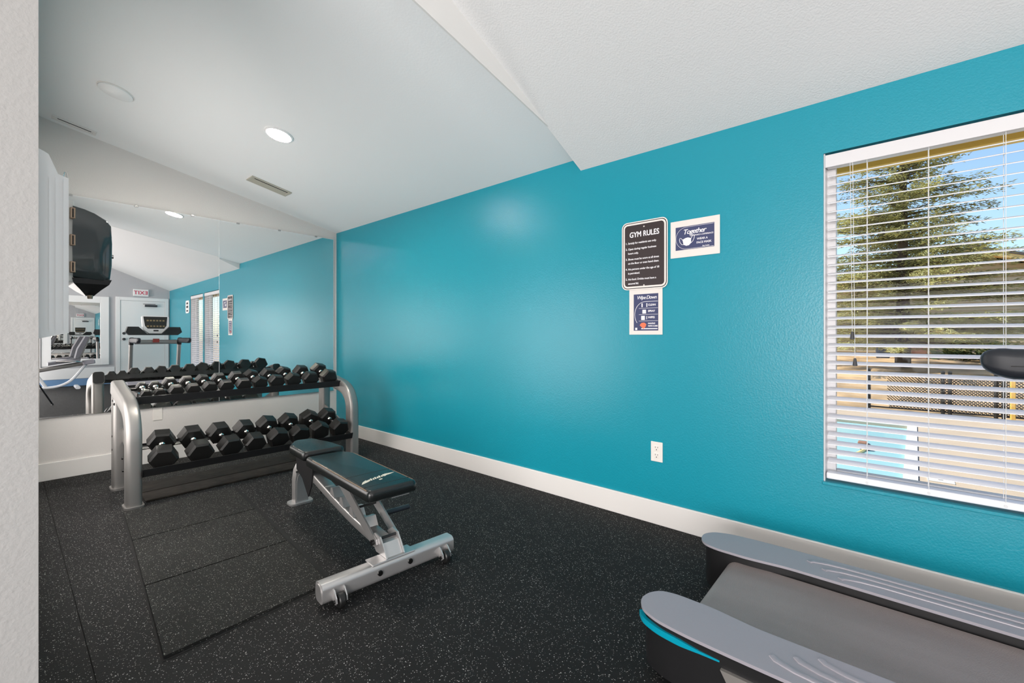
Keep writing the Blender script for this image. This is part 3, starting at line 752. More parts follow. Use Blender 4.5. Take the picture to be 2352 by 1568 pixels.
lowers = [(0.742, .086), (0.940, .087), (1.128, .085), (1.303, .080), (1.477, .084), (1.652, .083), (1.827, .084), (2.006, .084)]
lyaw = [-0.13, 0.0, 0.07, 0.02, 0.03, 0.02, -0.02, 0.03]
lroll = [0, 0.0, 0.05, 0.10, 0.22, 0.25, 0.45, 0.22]
for i, (x, rc) in enumerate(lowers):
    lb = ('big black hex dumbbell at the lower tray end, by the near silver leg', 'big black hex dumbbell second in the lower tray row, gap either side',
          'big black hex dumbbell third in the lower tray row', 'big black hex dumbbell fourth in the lower tray row, before a gap',
          'big black hex dumbbell fifth in the lower tray row, after the gap', 'big black hex dumbbell sixth in the lower tray row, behind the bench seat',
          'big black hex dumbbell seventh in the lower tray row, last but one', 'big black hex dumbbell at the lower tray end nearest the teal wall')[i]
    dumbbell(x, 0.195, LO, rc, 0.098, 0.130, lb, yaw=lyaw[i], roll=lroll[i], group='dumbbells on the lower tray')

# ------------------------------------------------------------------ adjustable bench (local frame: y runs to the seat end, x across)
bn = thing('weight_bench', (1.225, 1.845, 0), 'adjustable weight bench with black padding on a silver frame', 'bench', rz=R(-5.2))
def bb(bm, name, m, **k): return build(bm, name, m, k.pop('parent', bn), local=True, **k)
def bb0(bm, name, m, **k):
    bmesh.ops.translate(bm, verts=bm.verts, vec=(-0.015, -0.035, 0)); return bb(bm, name, m, **k)
bm = BM(); sweep(bm, [(-0.335, 0, 0.062), (0.335, 0, 0.062)], rrect(0.080, 0.084, 0.024, 6), (0, 1, 0)); bt = bb0(bm, 'base_tube', M_steelb, smooth=40)
for s in (-1, 1):
    bm = BM(); sweep(bm, [(s * 0.335, 0, 0.062), (s * 0.339, 0, 0.062)], rrect(0.064, 0.072, 0.030, 6), (0, 1, 0)); bb0(bm, 'end_cap', M_steeld, parent=bt, smooth=40)
    x = s * 0.268
    for dx in (-0.022, 0.022):
        bm = BM(); prism(bm, [(-0.030, 0.080), (-0.030, 0.030), (-0.062, 0.018), (-0.078, 0.030), (-0.074, 0.048), (-0.050, 0.075)], 'x', x + dx - 0.0025, x + dx + 0.0025); bb0(bm, 'wheel_bracket', M_steelb)
    bm = BM(); lathe(bm, [(0, -0.013), (0.026, -0.013), (0.030, -0.009), (0.030, 0.009), (0.026, 0.013), (0, 0.013)], Matrix.Translation((x, -0.060, 0.031)) @ Matrix.Rotation(R(90), 4, 'Y'), 22)
    wh = bb0(bm, 'wheel', M_tire, smooth=40)
    for sx in (-1, 1):
        bm = BM(); cyl(bm, (x + sx * 0.0245, -0.060, 0.031), (x + sx * 0.031, -0.060, 0.031), 0.008, n=10); bb0(bm, 'axle_bolt', M_bolt, parent=wh)
    bm = BM(); cyl(bm, (s * 0.078, -0.036, 0.066), (s * 0.078, -0.046, 0.066), 0.0135, 0.012, n=14); bb0(bm, 'bolt', M_bolt)
bm = BM(); box(bm, (-0.110, -0.034, 0.101), (0.110, 0.045, 0.108)); bb0(bm, 'saddle_plate', M_steelb, bevel=0.003)
# pivot block and cheeks on the saddle
bm = BM(); prism(bm, [(-0.050, 0.108), (0.060, 0.108), (0.085, 0.150), (0.015, 0.168), (-0.010, 0.162)], 'x', -0.045, 0.037); bb(bm, 'pivot_block', M_steelb, bevel=0.003)
for s in (-1, 1):
    bm = BM(); prism(bm, [(-0.060, 0.109), (0.045, 0.109), (0.105, 0.165), (0.055, 0.196), (0.005, 0.190), (-0.030, 0.150)], 'x', -0.004 + s * 0.0455 - 0.003, -0.004 + s * 0.0455 + 0.003); bb(bm, 'cheek_plate', M_steelb, bevel=0.001, seg=1)
    bm = BM(); cyl(bm, (-0.004 + s * 0.048, 0.050, 0.155), (-0.004 + s * 0.070, 0.050, 0.155), 0.013, n=14); bb(bm, 'pivot_bolt', M_bolt)
bm = BM(); cyl(bm, (-0.048, 0.020, 0.176), (0.040, 0.020, 0.176), 0.007, n=10); bb(bm, 'pivot_rod', M_black)
# spine beam: channel with ladder stops
bm = BM()
pth = fillet([(0, 0.06, 0.132), (0, 0.35, 0.152), (0, 0.62, 0.193), (0, 0.90, 0.242), (0, 1.02, 0.270)], 0.14, 5)
sweep(bm, pth, rrect(0.070, 0.052, 0.010, 3), (1, 0, 0)); bb(bm, 'spine_beam', M_steeld, smooth=40)
for y, z in ((0.215, 0.168), (0.360, 0.181), (0.490, 0.200), (0.620, 0.222)):
    bm = BM(); prism(bm, [(y - 0.030, z - 0.010), (y + 0.038, z - 0.004), (y + 0.030, z + 0.040), (y + 0.004, z + 0.044)], 'x', -0.033, 0.033); bb(bm, 'ladder_stop', M_steelb, bevel=0.002, seg=1)
for s in (-1, 1):
    bm = BM(); prism(bm, [(0.022, 0.150), (0.045, 0.132), (0.080, 0.140), (0.500, 0.345), (0.490, 0.376), (0.415, 0.376), (0.055, 0.182), (0.030, 0.172)], 'x', s * 0.058 - 0.004, s * 0.058 + 0.004); bb(bm, 'support_link', M_steeld, bevel=0.002, seg=1)
bm = BM(); cyl(bm, (-0.055, 0.26, 0.258), (0.055, 0.26, 0.258), 0.006, n=10); bb(bm, 'stop_rod', M_black)
bm = BM(); cyl(bm, (0.066, 0.200, 0.212), (0.225, 0.215, 0.204), 0.0135, n=14); bb(bm, 'pull_handle', M_grip, smooth=40)
bm = BM(); box(bm, (0.02, 0.02, 0.352), (0.115, 0.12, 0.366)); box(bm, (-0.06, 0.05, 0.362), (0.06, 0.76, 0.374)); bb(bm, 'pad_plate', M_steeld, bevel=0.002)
# front post, foot and black shroud
fy = 1.265
bm = BM(); prism(bm, [(-0.042, 0.012), (0.042, 0.012), (0.042, 0.16), (0.034, 0.225), (0.016, 0.262), (0, 0.27), (-0.016, 0.262), (-0.034, 0.225), (-0.042, 0.16)], 'y', fy - 0.035, fy + 0.035); bb(bm, 'front_post', M_steelb, bevel=0.006, smooth=40)
bm = BM(); prism(bm, [(-0.034, 0.02), (0.034, 0.02), (0.034, 0.15), (0.026, 0.195), (0, 0.215), (-0.026, 0.195), (-0.034, 0.15)], 'y', fy - 0.039, fy - 0.035); bb(bm, 'post_face', M_steelb, bevel=0.002, seg=1)
bm = BM(); sweep(bm, [(0, fy, 0), (0, fy, 0.012)], rrect(0.155, 0.105, 0.035, 5), (1, 0, 0)); bb(bm, 'foot_plate', M_steelb, smooth=40, bevel=0.002, seg=1)
bm = BM(); prism(bm, [(0.90, 0.372), (1.22, 0.372), (1.21, 0.25), (1.10, 0.215), (0.99, 0.12), (0.935, 0.20)], 'x', -0.042, -0.036)
bb(bm, 'shroud_plate', M_black)
bm = BM(); prism(bm, [(0.90, 0.372), (1.22, 0.372), (1.21, 0.25), (1.10, 0.215), (0.99, 0.12), (0.935, 0.20)], 'x', 0.036, 0.042); bb(bm, 'shroud_plate', M_black)
bm = BM(); cyl(bm, (-0.05, 1.19, 0.235), (0.05, 1.19, 0.235), 0.007, n=10); bb(bm, 'seat_pivot', M_chrome)
# pads
def round_poly(pts, r, n=5):
    out = []; k = len(pts)
    for i in range(k):
        a, b, c = Vector(pts[i - 1]), Vector(pts[i]), Vector(pts[(i + 1) % k])
        u = a - b; v = c - b; rr = min(r, u.length * 0.45, v.length * 0.45)
        p, q = b + u.normalized() * rr, b + v.normalized() * rr
        for j in range(n + 1):
            t = j / n; out.append(p * (1 - t) ** 2 + b * 2 * t * (1 - t) + q * t ** 2)
    return out
def pad(name, poly, z0, z1, m):
    P = round_poly(poly, 0.03); k = len(P); cx = sum(p.x for p in P) / k; cy = sum(p.y for p in P) / k
    def ring(bm, d, z):
        vs = []
        for i in range(k):
            t = (P[(i + 1) % k] - P[i - 1]).normalized(); nn = Vector((t.y, -t.x))
            if nn.dot(P[i] - Vector((cx, cy))) < 0: nn = -nn
            p = P[i] - nn * d; vs.append(bm.verts.new((p.x, p.y, z)))
        return vs
    bm = BM()
    rs = [ring(bm, d, z) for d, z in ((0.010, z0), (0.002, z0 + 0.006), (0.0, z0 + 0.014), (0.0, z1 - 0.020), (0.0025, z1 - 0.011), (0.008, z1 - 0.004), (0.015, z1 - 0.001), (0.022, z1))]
    for a, b in zip(rs, rs[1:]):
        for i in range(k): bm.faces.new((a[i], a[(i + 1) % k], b[(i + 1) % k], b[i]))
    bm.faces.new(rs[0]); bm.faces.new(rs[-1][::-1])
    return bb(bm, name, m, smooth=70)
bp_ = [(-0.130, -0.035), (0.130, -0.035), (0.130, 0.70), (0.085, 0.790), (-0.130, 0.790)]
backp = pad('back_pad', bp_, 0.376, 0.432, M_vinylb)
seatp = pad('seat_pad', [(-0.130, 0.815), (0.125, 0.815), (0.105, 1.00), (0.055, 1.190), (-0.060, 1.200), (-0.130, 1.08)], 0.394, 0.450, M_vinylb)
for yy in (0.035, 0.235):
    bm = BM(); sweep(bm, [(-0.118, yy, 0.4314), (0.118, yy, 0.4314)], circ(0.0016, 6), (0, 0, 1)); bb(bm, 'seam', M_black, parent=backp)
for sx in (-1, 1):
    bm = BM(); sweep(bm, [(sx * 0.1225, 0.0, 0.4282), (sx * 0.1225, 0.685, 0.4282)], circ(0.0022, 6), (0, 0, 1)); bb(bm, 'piping', M_pipe, parent=backp)
# winged emblem printed on the pad
bm = BM()
def em(pts, z=0.4326): bm.faces.new([bm.verts.new((x, y, z)) for x, y in pts])
em([(-0.108, 0.082), (-0.060, 0.104), (-0.040, 0.132), (-0.066, 0.126), (-0.060, 0.136), (-0.088, 0.114)])
em([(0.108, 0.160), (0.055, 0.166), (0.030, 0.150), (0.040, 0.130), (0.052, 0.140), (0.078, 0.146)])
for k in range(8):
    x = -0.058 + k * 0.0128; y = 0.108 + k * 0.0034; h = 0.026 + 0.006 * (k % 2)
    em([(x, y), (x + 0.0085, y + 0.001), (x + 0.016, y + h), (x + 0.006, y + h - 0.004)], 0.4328)
em([(-0.008, 0.092), (0.006, 0.094), (0.012, 0.106), (0.0, 0.108), (-0.010, 0.102)])
bb(bm, 'winged_emblem', M_logo, parent=backp)

# ------------------------------------------------------------------ treadmill
tm = thing('treadmill', (1.82, -0.3, 0), 'grey treadmill with a cyan side stripe below the window', 'treadmill')
BX0, BX1 = 1.585, 2.075
YE = 0.56
bm = BM()
arc = [(YE - 0.045 + 0.045 * math.sin(R(a)), 0.130 + 0.045 * math.cos(R(a))) for a in range(0, 181, 15)]
prism(bm, [(-0.95, 0.175)] + arc + [(-0.95, 0.085)], 'x', BX0, BX1)
build(bm, 'belt', M_belt, tm, smooth=40)
bm = BM(); box(bm, (BX0 + 0.02, -1.0, 0.05), (BX1 - 0.02, YE - 0.06, 0.083)); build(bm, 'deck', M_black, tm)
def mirx(pts, x): return [(2 * x - p[0], p[1]) for p in pts]
XC = 1.83
Lp = [(1.600, 0.60), (1.585, 0.655), (1.54, 0.685), (1.485, 0.688), (1.440, 0.660), (1.412, 0.60), (1.400, 0.50), (1.396, 0.35), (1.396, -0.90), (1.580, -0.90), (1.580, 0.34), (1.592, 0.42), (1.600, 0.48)]
for side, nm in ((0, 'near'), (1, 'wall')):
    pl = Lp if side == 0 else mirx(Lp, XC)
    bm = BM(); prism(bm, round_poly(pl, 0.05, 4), 'z', 0.203, 0.213); cv = build(bm, 'foot_rail', M_cover, tm, bevel=0.004, seg=3, smooth=40)
    def inset(p, d): return [((x - (XC if 0 else (1.498 if side == 0 else 2 * XC - 1.498))) * (1 - d) + (1.498 if side == 0 else 2 * XC - 1.498), y - d * 0.3) for x, y in p]
    bm = BM(); prism(bm, round_poly(inset(pl, 0.06), 0.05, 4), 'z', 0.030, 0.2035); build(bm, 'rail_body', M_blackp, tm, bevel=0.01, seg=3, smooth=40)
    sgn = 1 if side == 0 else -1
    # cyan stripe hugging the outer rear corner
    op = [(1.405, 0.40), (1.403, 0.50), (1.414, 0.60), (1.440, 0.658), (1.470, 0.681)]
    if side == 1: op = mirx(op, XC)
    bm = BM(); path = [Vector((x, y, 0.176)) for x, y in op]
    path = fillet(path, 0.04, 4)
    n_ = len(path); rings = []
    for i, p in enumerate(path):
        tt = (path[min(i + 1, n_ - 1)] - path[max(i - 1, 0)]).normalized(); oo = Vector((-tt.y, tt.x, 0)) * (1 if side == 0 else -1)
        hh = 0.010 * min(1, 0.25 + 3.0 * i / n_)
        rings.append([bm.verts.new(p + oo * 0.003 + Vector((0, 0, hh))), bm.verts.new(p + oo * 0.003 - Vector((0, 0, hh))), bm.verts.new(p - oo * 0.01 - Vector((0, 0, hh))), bm.verts.new(p - oo * 0.01 + Vector((0, 0, hh)))])
    for a, b in zip(rings, rings[1:]):
        for i in range(4): bm.faces.new((a[i], a[(i + 1) % 4], b[(i + 1) % 4], b[i]))
    bm.faces.new(rings[0]); bm.faces.new(rings[-1][::-1])
    build(bm, 'accent_stripe', M_cyan, tm, label='cyan accent stripe')
    # champagne side panel
    x0 = 1.397 if side == 0 else 2 * XC - 1.397
    bm = BM(); prism(bm, [(0.395, 0.160), (-0.90, 0.160), (-0.90, 0.045), (0.33, 0.045)], 'x', x0 - sgn * 0.006, x0 + sgn * 0.006); build(bm, 'side_panel', M_panel, tm, bevel=0.004)
    # grip ribs on the foot rail
    for i in range(3):
        xa = (1.440 + 0.038 * i); ys_ = 0.275 - 0.055 * i
        pts = [(xa + 0.034, ys_), (xa + 0.020, ys_ - 0.012), (xa + 0.006, ys_ - 0.06), (xa, ys_ - 0.12), (xa, -0.88)]
        if side == 1: pts = mirx(pts, XC)
        bm = BM(); sweep(bm, [(x, y, 0.2125) for x, y in pts], rrect(0.008, 0.020, 0.003, 2), (0, 0, 1)); build(bm, 'grip_rib', M_cover, cv, smooth=40)
bm = BM(); prism(bm, [(-0.86, 0.04), (-1.50, 0.04), (-1.52, 0.16), (-1.42, 0.27), (-1.10, 0.285), (-0.90, 0.225), (-0.86, 0.18)], 'x', 1.43, 2.23); build(bm, 'motor_hood', M_cover, tm, bevel=0.02, seg=3, smooth=40)
for y in (0.46, -1.35):
    for x in (1.50, 2.16):
        bm = BM(); cyl(bm, (x, y, 0), (x, y, 0.05), 0.03, 0.025, 14); build(bm, 'foot', M_blackp, tm)
UX = (1.50, 2.26)
for x in UX:
    bm = BM(); sweep(bm, [(x, -1.30, 0.06), (x, -1.10, 1.00)], rrect(0.062, 0.090, 0.02, 4), (1, 0, 0)); build(bm, 'upright', M_steel, tm, smooth=40)
    bm = BM(); sweep(bm, fillet([(x, -1.105, 0.97), (x, -1.09, 1.06), (x, -1.0, 1.062)], 0.05, 5), rrect(0.074, 0.096, 0.024, 4), (1, 0, 0)); build(bm, 'elbow', M_blackp, tm, smooth=40)
    bm = BM(); sweep(bm, [(x, -1.0, 1.052), (x, -0.30, 1.052)], rrect(0.070, 0.104, 0.032, 5), (1, 0, 0)); hr = build(bm, 'handrail', M_grip, tm, smooth=40)
    # rounded end of the grip, lighter upper half with a seam
    bm = BM()
    rings = []
    for k in range(8):
        a = k / 7 * PI / 2; sc = math.cos(a) if k < 7 else 0.05
        rings.append([bm.verts.new((x + u * (0.25 + 0.75 * sc), -0.30 + 0.078 * math.sin(a), 1.052 + v * max(sc, 0.08) ** 0.75 + (0.012 * math.sin(a)))) for u, v in rrect(0.070, 0.104, 0.032, 5)])
    kk = len(rings[0])
    for a, b in zip(rings, rings[1:]):
        for i in range(kk): bm.faces.new((a[i], a[(i + 1) % kk], b[(i + 1) % kk], b[i]))
    bm.faces.new(rings[-1]); build(bm, 'grip_end', M_grip, hr, smooth=50)
    bm = BM(); box(bm, (x - 0.0365, -0.98, 1.0445), (x + 0.0365, -0.29, 1.0475)); build(bm, 'grip_seam', M_dark, hr)
bm = BM(); sweep(bm, [(UX[0] + 0.05, -1.08, 1.02), (UX[1] - 0.05, -1.08, 1.02)], rrect(0.07, 0.085, 0.02, 4), (0, 1, 0)); build(bm, 'crossbar', M_steel, tm, smooth=40)
XM = 1.86
bm = BM()
prism(bm, [(XM - 0.40, 1.155), (XM + 0.36, 1.155), (XM + 0.43, 1.215), (XM + 0.40, 1.320), (XM + 0.22, 1.320), (XM + 0.10, 1.185), (XM - 0.13, 1.185), (XM - 0.26, 1.320), (XM - 0.42, 1.320), (XM - 0.45, 1.215)], 'y', -1.16, -1.00); build(bm, 'cup_tray', M_blackp, tm, bevel=0.012, seg=2, smooth=40)
TC = Matrix.Translation((XM + 0.02, -1.10, 1.18)) @ Matrix.Rotation(R(12), 4, 'X')
def lp(bm): bmesh.ops.transform(bm, matrix=TC, verts=bm.verts)
bm = BM(); prism(bm, [(-0.11, 0), (0.11, 0), (0.19, 0.07), (0.215, 0.17), (0.22, 0.35), (0.19, 0.37), (-0.19, 0.37), (-0.22, 0.35), (-0.215, 0.17), (-0.19, 0.07)], 'y', -0.03, 0.03); lp(bm); cs = build(bm, 'console', M_whiteg, tm, bevel=0.012, seg=3, smooth=40)
bm = BM(); prism(bm, [(-0.13, 0.10), (0.13, 0.10), (0.17, 0.16), (0.19, 0.345), (-0.19, 0.345), (-0.17, 0.16)], 'y', 0.029, 0.033); lp(bm); build(bm, 'display', M_screen, cs)
for i in range(6):
    for j in range(2):
        bm = BM(); x = -0.125 + i * 0.05; z = 0.15 + j * 0.115
        box(bm, (x - 0.016, 0.033, z - 0.014), (x + 0.016, 0.035, z + 0.014)); lp(bm); build(bm, 'key', M_key, cs)
bm = BM(); box(bm, (-0.04, 0.030, 0.045), (0.04, 0.034, 0.075)); lp(bm); build(bm, 'badge', M_dark, cs)
bm = BM(); box(bm, (XM - 0.04, -1.04, 1.01), (XM + 0.06, -0.99, 1.085)); build(bm, 'safety_clip', M_red, tm, bevel=0.006)

# ------------------------------------------------------------------ near wall: door, exit sign, framed mirror, bike, small sign
bm = BM(); DX0, DX1, DZ = 1.66, 2.52, 2.0
box(bm, (DX0 - 0.08, YN, 0), (DX0, YN + 0.03, DZ + 0.08)); box(bm, (DX1, YN, 0), (DX1 + 0.075, YN + 0.03, DZ + 0.08)); box(bm, (DX0, YN, DZ), (DX1, YN + 0.03, DZ + 0.08))
dr = struct(build(bm, 'door_1', M_whiteg, bevel=0.004))
bm = BM(); box(bm, (DX0 + 0.004, YN + 0.001, 0.01), (DX1 - 0.004, YN + 0.018, DZ - 0.004)); dl = build(bm, 'door_leaf', M_whiteg, dr, bevel=0.002)
for z in (1.20, 1.06):
    bm = BM(); lathe(bm, [(0, 0.05 if z < 1.1 else 0.016), (0.026, 0.045 if z < 1.1 else 0.014), (0.03, 0.03 if z < 1.1 else 0.01), (0.014, 0.012 if z < 1.1 else 0.008), (0.032, 0.006), (0.032, 0)], Matrix.Translation((DX0 + 0.07, YN + 0.018, z)) @ Matrix.Rotation(R(-90), 4, 'X'), 16)
    build(bm, 'knob' if z < 1.1 else 'deadbolt', M_closer, dl, smooth=40)
bm = BM(); box(bm, (2.12, YN + 0.018, 1.86), (2.36, YN + 0.07, 1.91)); obox(bm, (2.20, YN + 0.09, 1.925), (0.24, 0.02, 0.012), (0, 0, R(14))); build(bm, 'door_closer', M_closer, dl, bevel=0.004)
es = thing('exit_sign', (2.05, YN, 2.11), 'white exit sign with red letters over the door, seen in the mirror', 'sign')
bm = BM(); box(bm, (1.90, YN + 0.001, 2.115), (2.19, YN + 0.05, 2.285)); build(bm, 'housing', M_whiteg, es, bevel=0.006)
bm = BM(); text_into(bm, 'EXIT', 0.125, on_near_wall(2.045, 2.157, 0.0515), 'CENTER', bold=0.004, spacing=1.05); build(bm, 'lettering', M_exit, es)
fm = thing('framed_mirror', (0.9, YN, 0.47), 'mirror in a wide white frame on the wall with the door', 'mirror')
FX0, FX1, FZ0, FZ1, fw = 0.36, 1.46, 0.46, 2.06, 0.15
bm = BM(); box(bm, (FX0, YN + 0.001, FZ0), (FX0 + fw, YN + 0.035, FZ1)); box(bm, (FX1 - fw, YN + 0.001, FZ0), (FX1, YN + 0.035, FZ1)); box(bm, (FX0 + fw, YN + 0.001, FZ0), (FX1 - fw, YN + 0.035, FZ0 + fw)); box(bm, (FX0 + fw, YN + 0.001, FZ1 - fw), (FX1 - fw, YN + 0.035, FZ1))
build(bm, 'frame', M_whiteg, fm, bevel=0.004)
bm = BM(); box(bm, (FX0 + fw, YN + 0.004, FZ0 + fw), (FX1 - fw, YN + 0.010, FZ1 - fw)); build(bm, 'mirror_glass', M_mirror, fm)
ws = thing('wall_plaque', (XW, -2.13, 1.66), 'small white shaped plaque with dark print beyond the far blind, seen in the mirror', 'sign')
bm = BM(); prism(bm, [(-2.13 + p[0] * (1 + 0.25 * (abs(p[1]) < 0.09)), 1.80 + p[1]) for p in rrect(0.30, 0.29, 0.05, 4)], 'x', XW - 0.012, XW - 0.001); build(bm, 'board', M_whiteg, ws)
for z, h in ((1.88, 0.05), (1.80, 0.06), (1.71, 0.04)):
    bm = BM(); prism(bm, [(-2.13 + 0.09 * math.cos(a * PI / 6), z + h * 0.5 * math.sin(a * PI / 6)) for a in range(12)], 'x', XW - 0.0125, XW - 0.012); build(bm, 'dark_print', M_signb, ws)

bk = thing('recumbent_bike', (0.6, -3.3, 0), 'white recumbent exercise bike with grey seat, seen in the mirror', 'exercise bike')
yb = -3.30
bm = BM(); sweep(bm, fillet([(-0.35, yb, 0.05), (0.72, yb, 0.05), (1.02, yb, 0.52)], 0.30, 8), rrect(0.07, 0.05, 0.018, 4), (0, 1, 0)); build(bm, 'main_frame', M_bikew, bk, smooth=40)
bm = BM(); sweep(bm, [(0.20, yb, 0.40), (0.98, yb, 0.54)], rrect(0.075, 0.085, 0.02, 4), (0, 1, 0)); build(bm, 'seat_rail', M_steel, bk, smooth=40)
bm = BM(); sweep(bm, [(0.24, yb, 0.40), (0.42, yb, 0.05)], rrect(0.06, 0.06, 0.018, 4), (0, 1, 0)); build(bm, 'front_strut', M_bikew, bk, smooth=40)
for x in (-0.30, 0.88):
    bm = BM(); sweep(bm, [(x, yb - 0.25, 0.035), (x, yb + 0.25, 0.035)], rrect(0.08, 0.06, 0.025, 4), (1, 0, 0)); build(bm, 'foot_bar', M_bikew, bk, smooth=40)
bm = BM(); prism(bm, [(0.44, 0.52), (0.92, 0.60), (0.93, 0.66), (0.44, 0.58)], 'y', yb - 0.2, yb + 0.2); build(bm, 'seat', M_seat, bk, bevel=0.02, seg=3, smooth=40)
bm = BM(); prism(bm, [(0.84, 0.66), (0.90, 0.66), (1.06, 1.12), (1.00, 1.13), (0.88, 0.86)], 'y', yb - 0.2, yb + 0.2); sb_ = build(bm, 'backrest', M_seat, bk, bevel=0.02, seg=3, smooth=40)
bm = BM(); prism(bm, [(0.90, 0.66), (0.93, 0.66), (1.085, 1.12), (1.06, 1.13)], 'y', yb - 0.18, yb + 0.18); build(bm, 'back_shell', M_steel, sb_, bevel=0.008)
bm = BM(); sweep(bm, fillet([(0.55, yb + 0.27, 0.60), (0.85, yb + 0.27, 0.60), (0.98, yb + 0.10, 0.56)], 0.08, 5), circ(0.016, 8), (0, 0, 1)); build(bm, 'side_handle', M_chrome, bk, smooth=60)
bm = BM(); obox(bm, (1.06, yb, 0.565), (0.20, 0.30, 0.09), (0, R(-10), 0)); build(bm, 'seat_carriage', M_cover, bk, bevel=0.02)
bm = BM(); sweep(bm, fillet([(-0.25, yb, 0.06), (-0.18, yb, 0.55), (-0.02, yb, 1.12)], 0.2, 6), rrect(0.07, 0.07, 0.02, 4), (0, 1, 0)); build(bm, 'mast', M_bikew, bk, smooth=40)
bm = BM(); obox(bm, (0.0, yb, 1.20), (0.07, 0.36, 0.26), (0, R(-15), 0)); build(bm, 'console', M_blackp, bk, bevel=0.02)
bm = BM(); lathe(bm, [(0, -0.07), (0.17, -0.07), (0.2, -0.04), (0.2, 0.04), (0.17, 0.07), (0, 0.07)], Matrix.Translation((-0.12, yb, 0.36)) @ Matrix.Rotation(R(90), 4, 'X'), 24); build(bm, 'drive_cover', M_bikew, bk, smooth=40)

# photographer's tripod; one leg shows in the mirror
tp = thing('tripod', (0, 0, 0), 'slim black tripod leg on the rubber floor, seen in the mirror', 'tripod')
bm = BM(); cyl(bm, (0, -0.02, 0.86), (0, -0.02, 1.02), 0.02, n=12); build(bm, 'centre_column', M_tripod, tp)
bm = BM(); box(bm, (-0.04, -0.06, 1.02), (0.04, 0.02, 1.04)); build(bm, 'head_plate', M_tripod, tp, bevel=0.004)
for fx, fy_ in ((0.42, -0.38), (-0.50, -0.20), (0.06, -0.60)):
    d = Vector((fx, fy_ + 0.02, 0)); d.normalize()
    bm = BM(); cyl(bm, (d.x * 0.03, -0.02 + d.y * 0.03, 0.92), (fx * 0.6, fy_ * 0.6, 0.37), 0.016, 0.014, 10); build(bm, 'leg', M_tripod, tp)
    bm = BM(); cyl(bm, (fx * 0.58, fy_ * 0.58, 0.40), (fx, fy_, 0.012), 0.011, n=10); cyl(bm, (fx, fy_, 0.0), (fx, fy_, 0.03), 0.017, 0.012, 10); build(bm, 'lower_leg', M_tripod, tp)

# ------------------------------------------------------------------ outside
GZ = -0.10
XP0, XP1, YA, YB, YP1 = 4.3, 8.17, -0.020, -0.108, 7.5
bm = BM()
for pl in ([(XW + WT, -14), (XP0, -14), (XP0, 16), (XW + WT, 16)], [(XP1, -14), (9.55, -14), (9.55, 16), (XP1, 16)], [(XP0, -14), (XP1, -14), (XP1, YB - 0.1), (XP0, YA - 0.1)], [(XP0, YP1 + 0.24), (XP1, YP1 + 0.24), (XP1, 16), (XP0, 16)]):
    prism(bm, pl, 'z', -0.3, GZ)
gd = struct(build(bm, 'ground', M_conc))
gd['label'] = 'sunlit tan concrete pool deck'
for y in (-3.0,):
    bm = BM(); box(bm, (XW + WT, y - 0.006, GZ), (9.5, y + 0.006, GZ + 0.0015)); build(bm, 'expansion_joint', M_tank, gd)
bm = BM(); prism(bm, [(XP0, YA - 0.108), (XP1, YB - 0.108), (XP1, YB - 0.10), (XP0, YA - 0.10)], 'z', GZ, GZ + 0.002); build(bm, 'expansion_joint', M_tank, gd)
pool = thing('swimming_pool', (6.2, 3.5, GZ), 'pale blue swimming pool with white coping outside the window', 'pool')
bm = BM(); prism(bm, [(XP0 + 0.001, YA), (XP1 - 0.001, YB), (XP1 - 0.001, YP1), (XP0 + 0.001, YP1)], 'z', -0.29, -0.26); build(bm, 'basin', M_basin, pool)
bm = BM(); prism(bm, [(XP0 + 0.002, YA), (XP1 - 0.002, YB), (XP1 - 0.002, YP1), (XP0 + 0.002, YP1)], 'z', -0.17, -0.135); build(bm, 'water', M_water, pool)
bm = BM()
prism(bm, [(XP0, YA - 0.10), (XP1, YB - 0.10), (XP1, YB), (XP0, YA)], 'z', -0.26, GZ + 0.004)
box(bm, (XP0, YP1, -0.26), (XP1, YP1 + 0.24, GZ + 0.004)); box(bm, (XP0 - 0.2, YA - 0.1, GZ), (XP0, YP1 + 0.24, GZ + 0.004)); box(bm, (XP1, YB - 0.1, GZ), (XP1 + 0.12, YP1 + 0.24, GZ + 0.004))
build(bm, 'coping', M_coping, pool)
t = thing('skimmer_lid', (5.3, -0.28, GZ), 'small white skimmer lid set on the concrete beside the pool', 'lid')
bm = BM(); box(bm, (5.22, -0.37, GZ), (5.36, -0.20, GZ + 0.008)); build(bm, 'plate', M_whiteg, t, bevel=0.002)
bm = BM(); box(bm, (5.28, -0.30, GZ + 0.008), (5.30, -0.27, GZ + 0.010)); build(bm, 'finger_slot', M_dark, t)
t = thing('pool_cleaner', (6.38, 0.27, -0.134), 'small brown pool cleaner floating on the pale blue water', 'pool cleaner')
bm = BM(); box(bm, (6.30, 0.22, -0.134), (6.46, 0.32, -0.075)); build(bm, 'body', M_tank, t, bevel=0.02)
bm = BM(); box(bm, (6.32, 0.25, -0.075), (6.44, 0.335, -0.05)); build(bm, 'lid', M_brickred, t, bevel=0.015)
bm = BM(); sweep(bm, fillet([(6.3, 0.27, -0.122), (6.0, 0.33, -0.122), (5.95, 0.50, -0.122), (6.5, 0.9, -0.122)], 0.25, 8), circ(0.015, 8), (0, 0, 1)); build(bm, 'hose', M_cream, t, smooth=60)

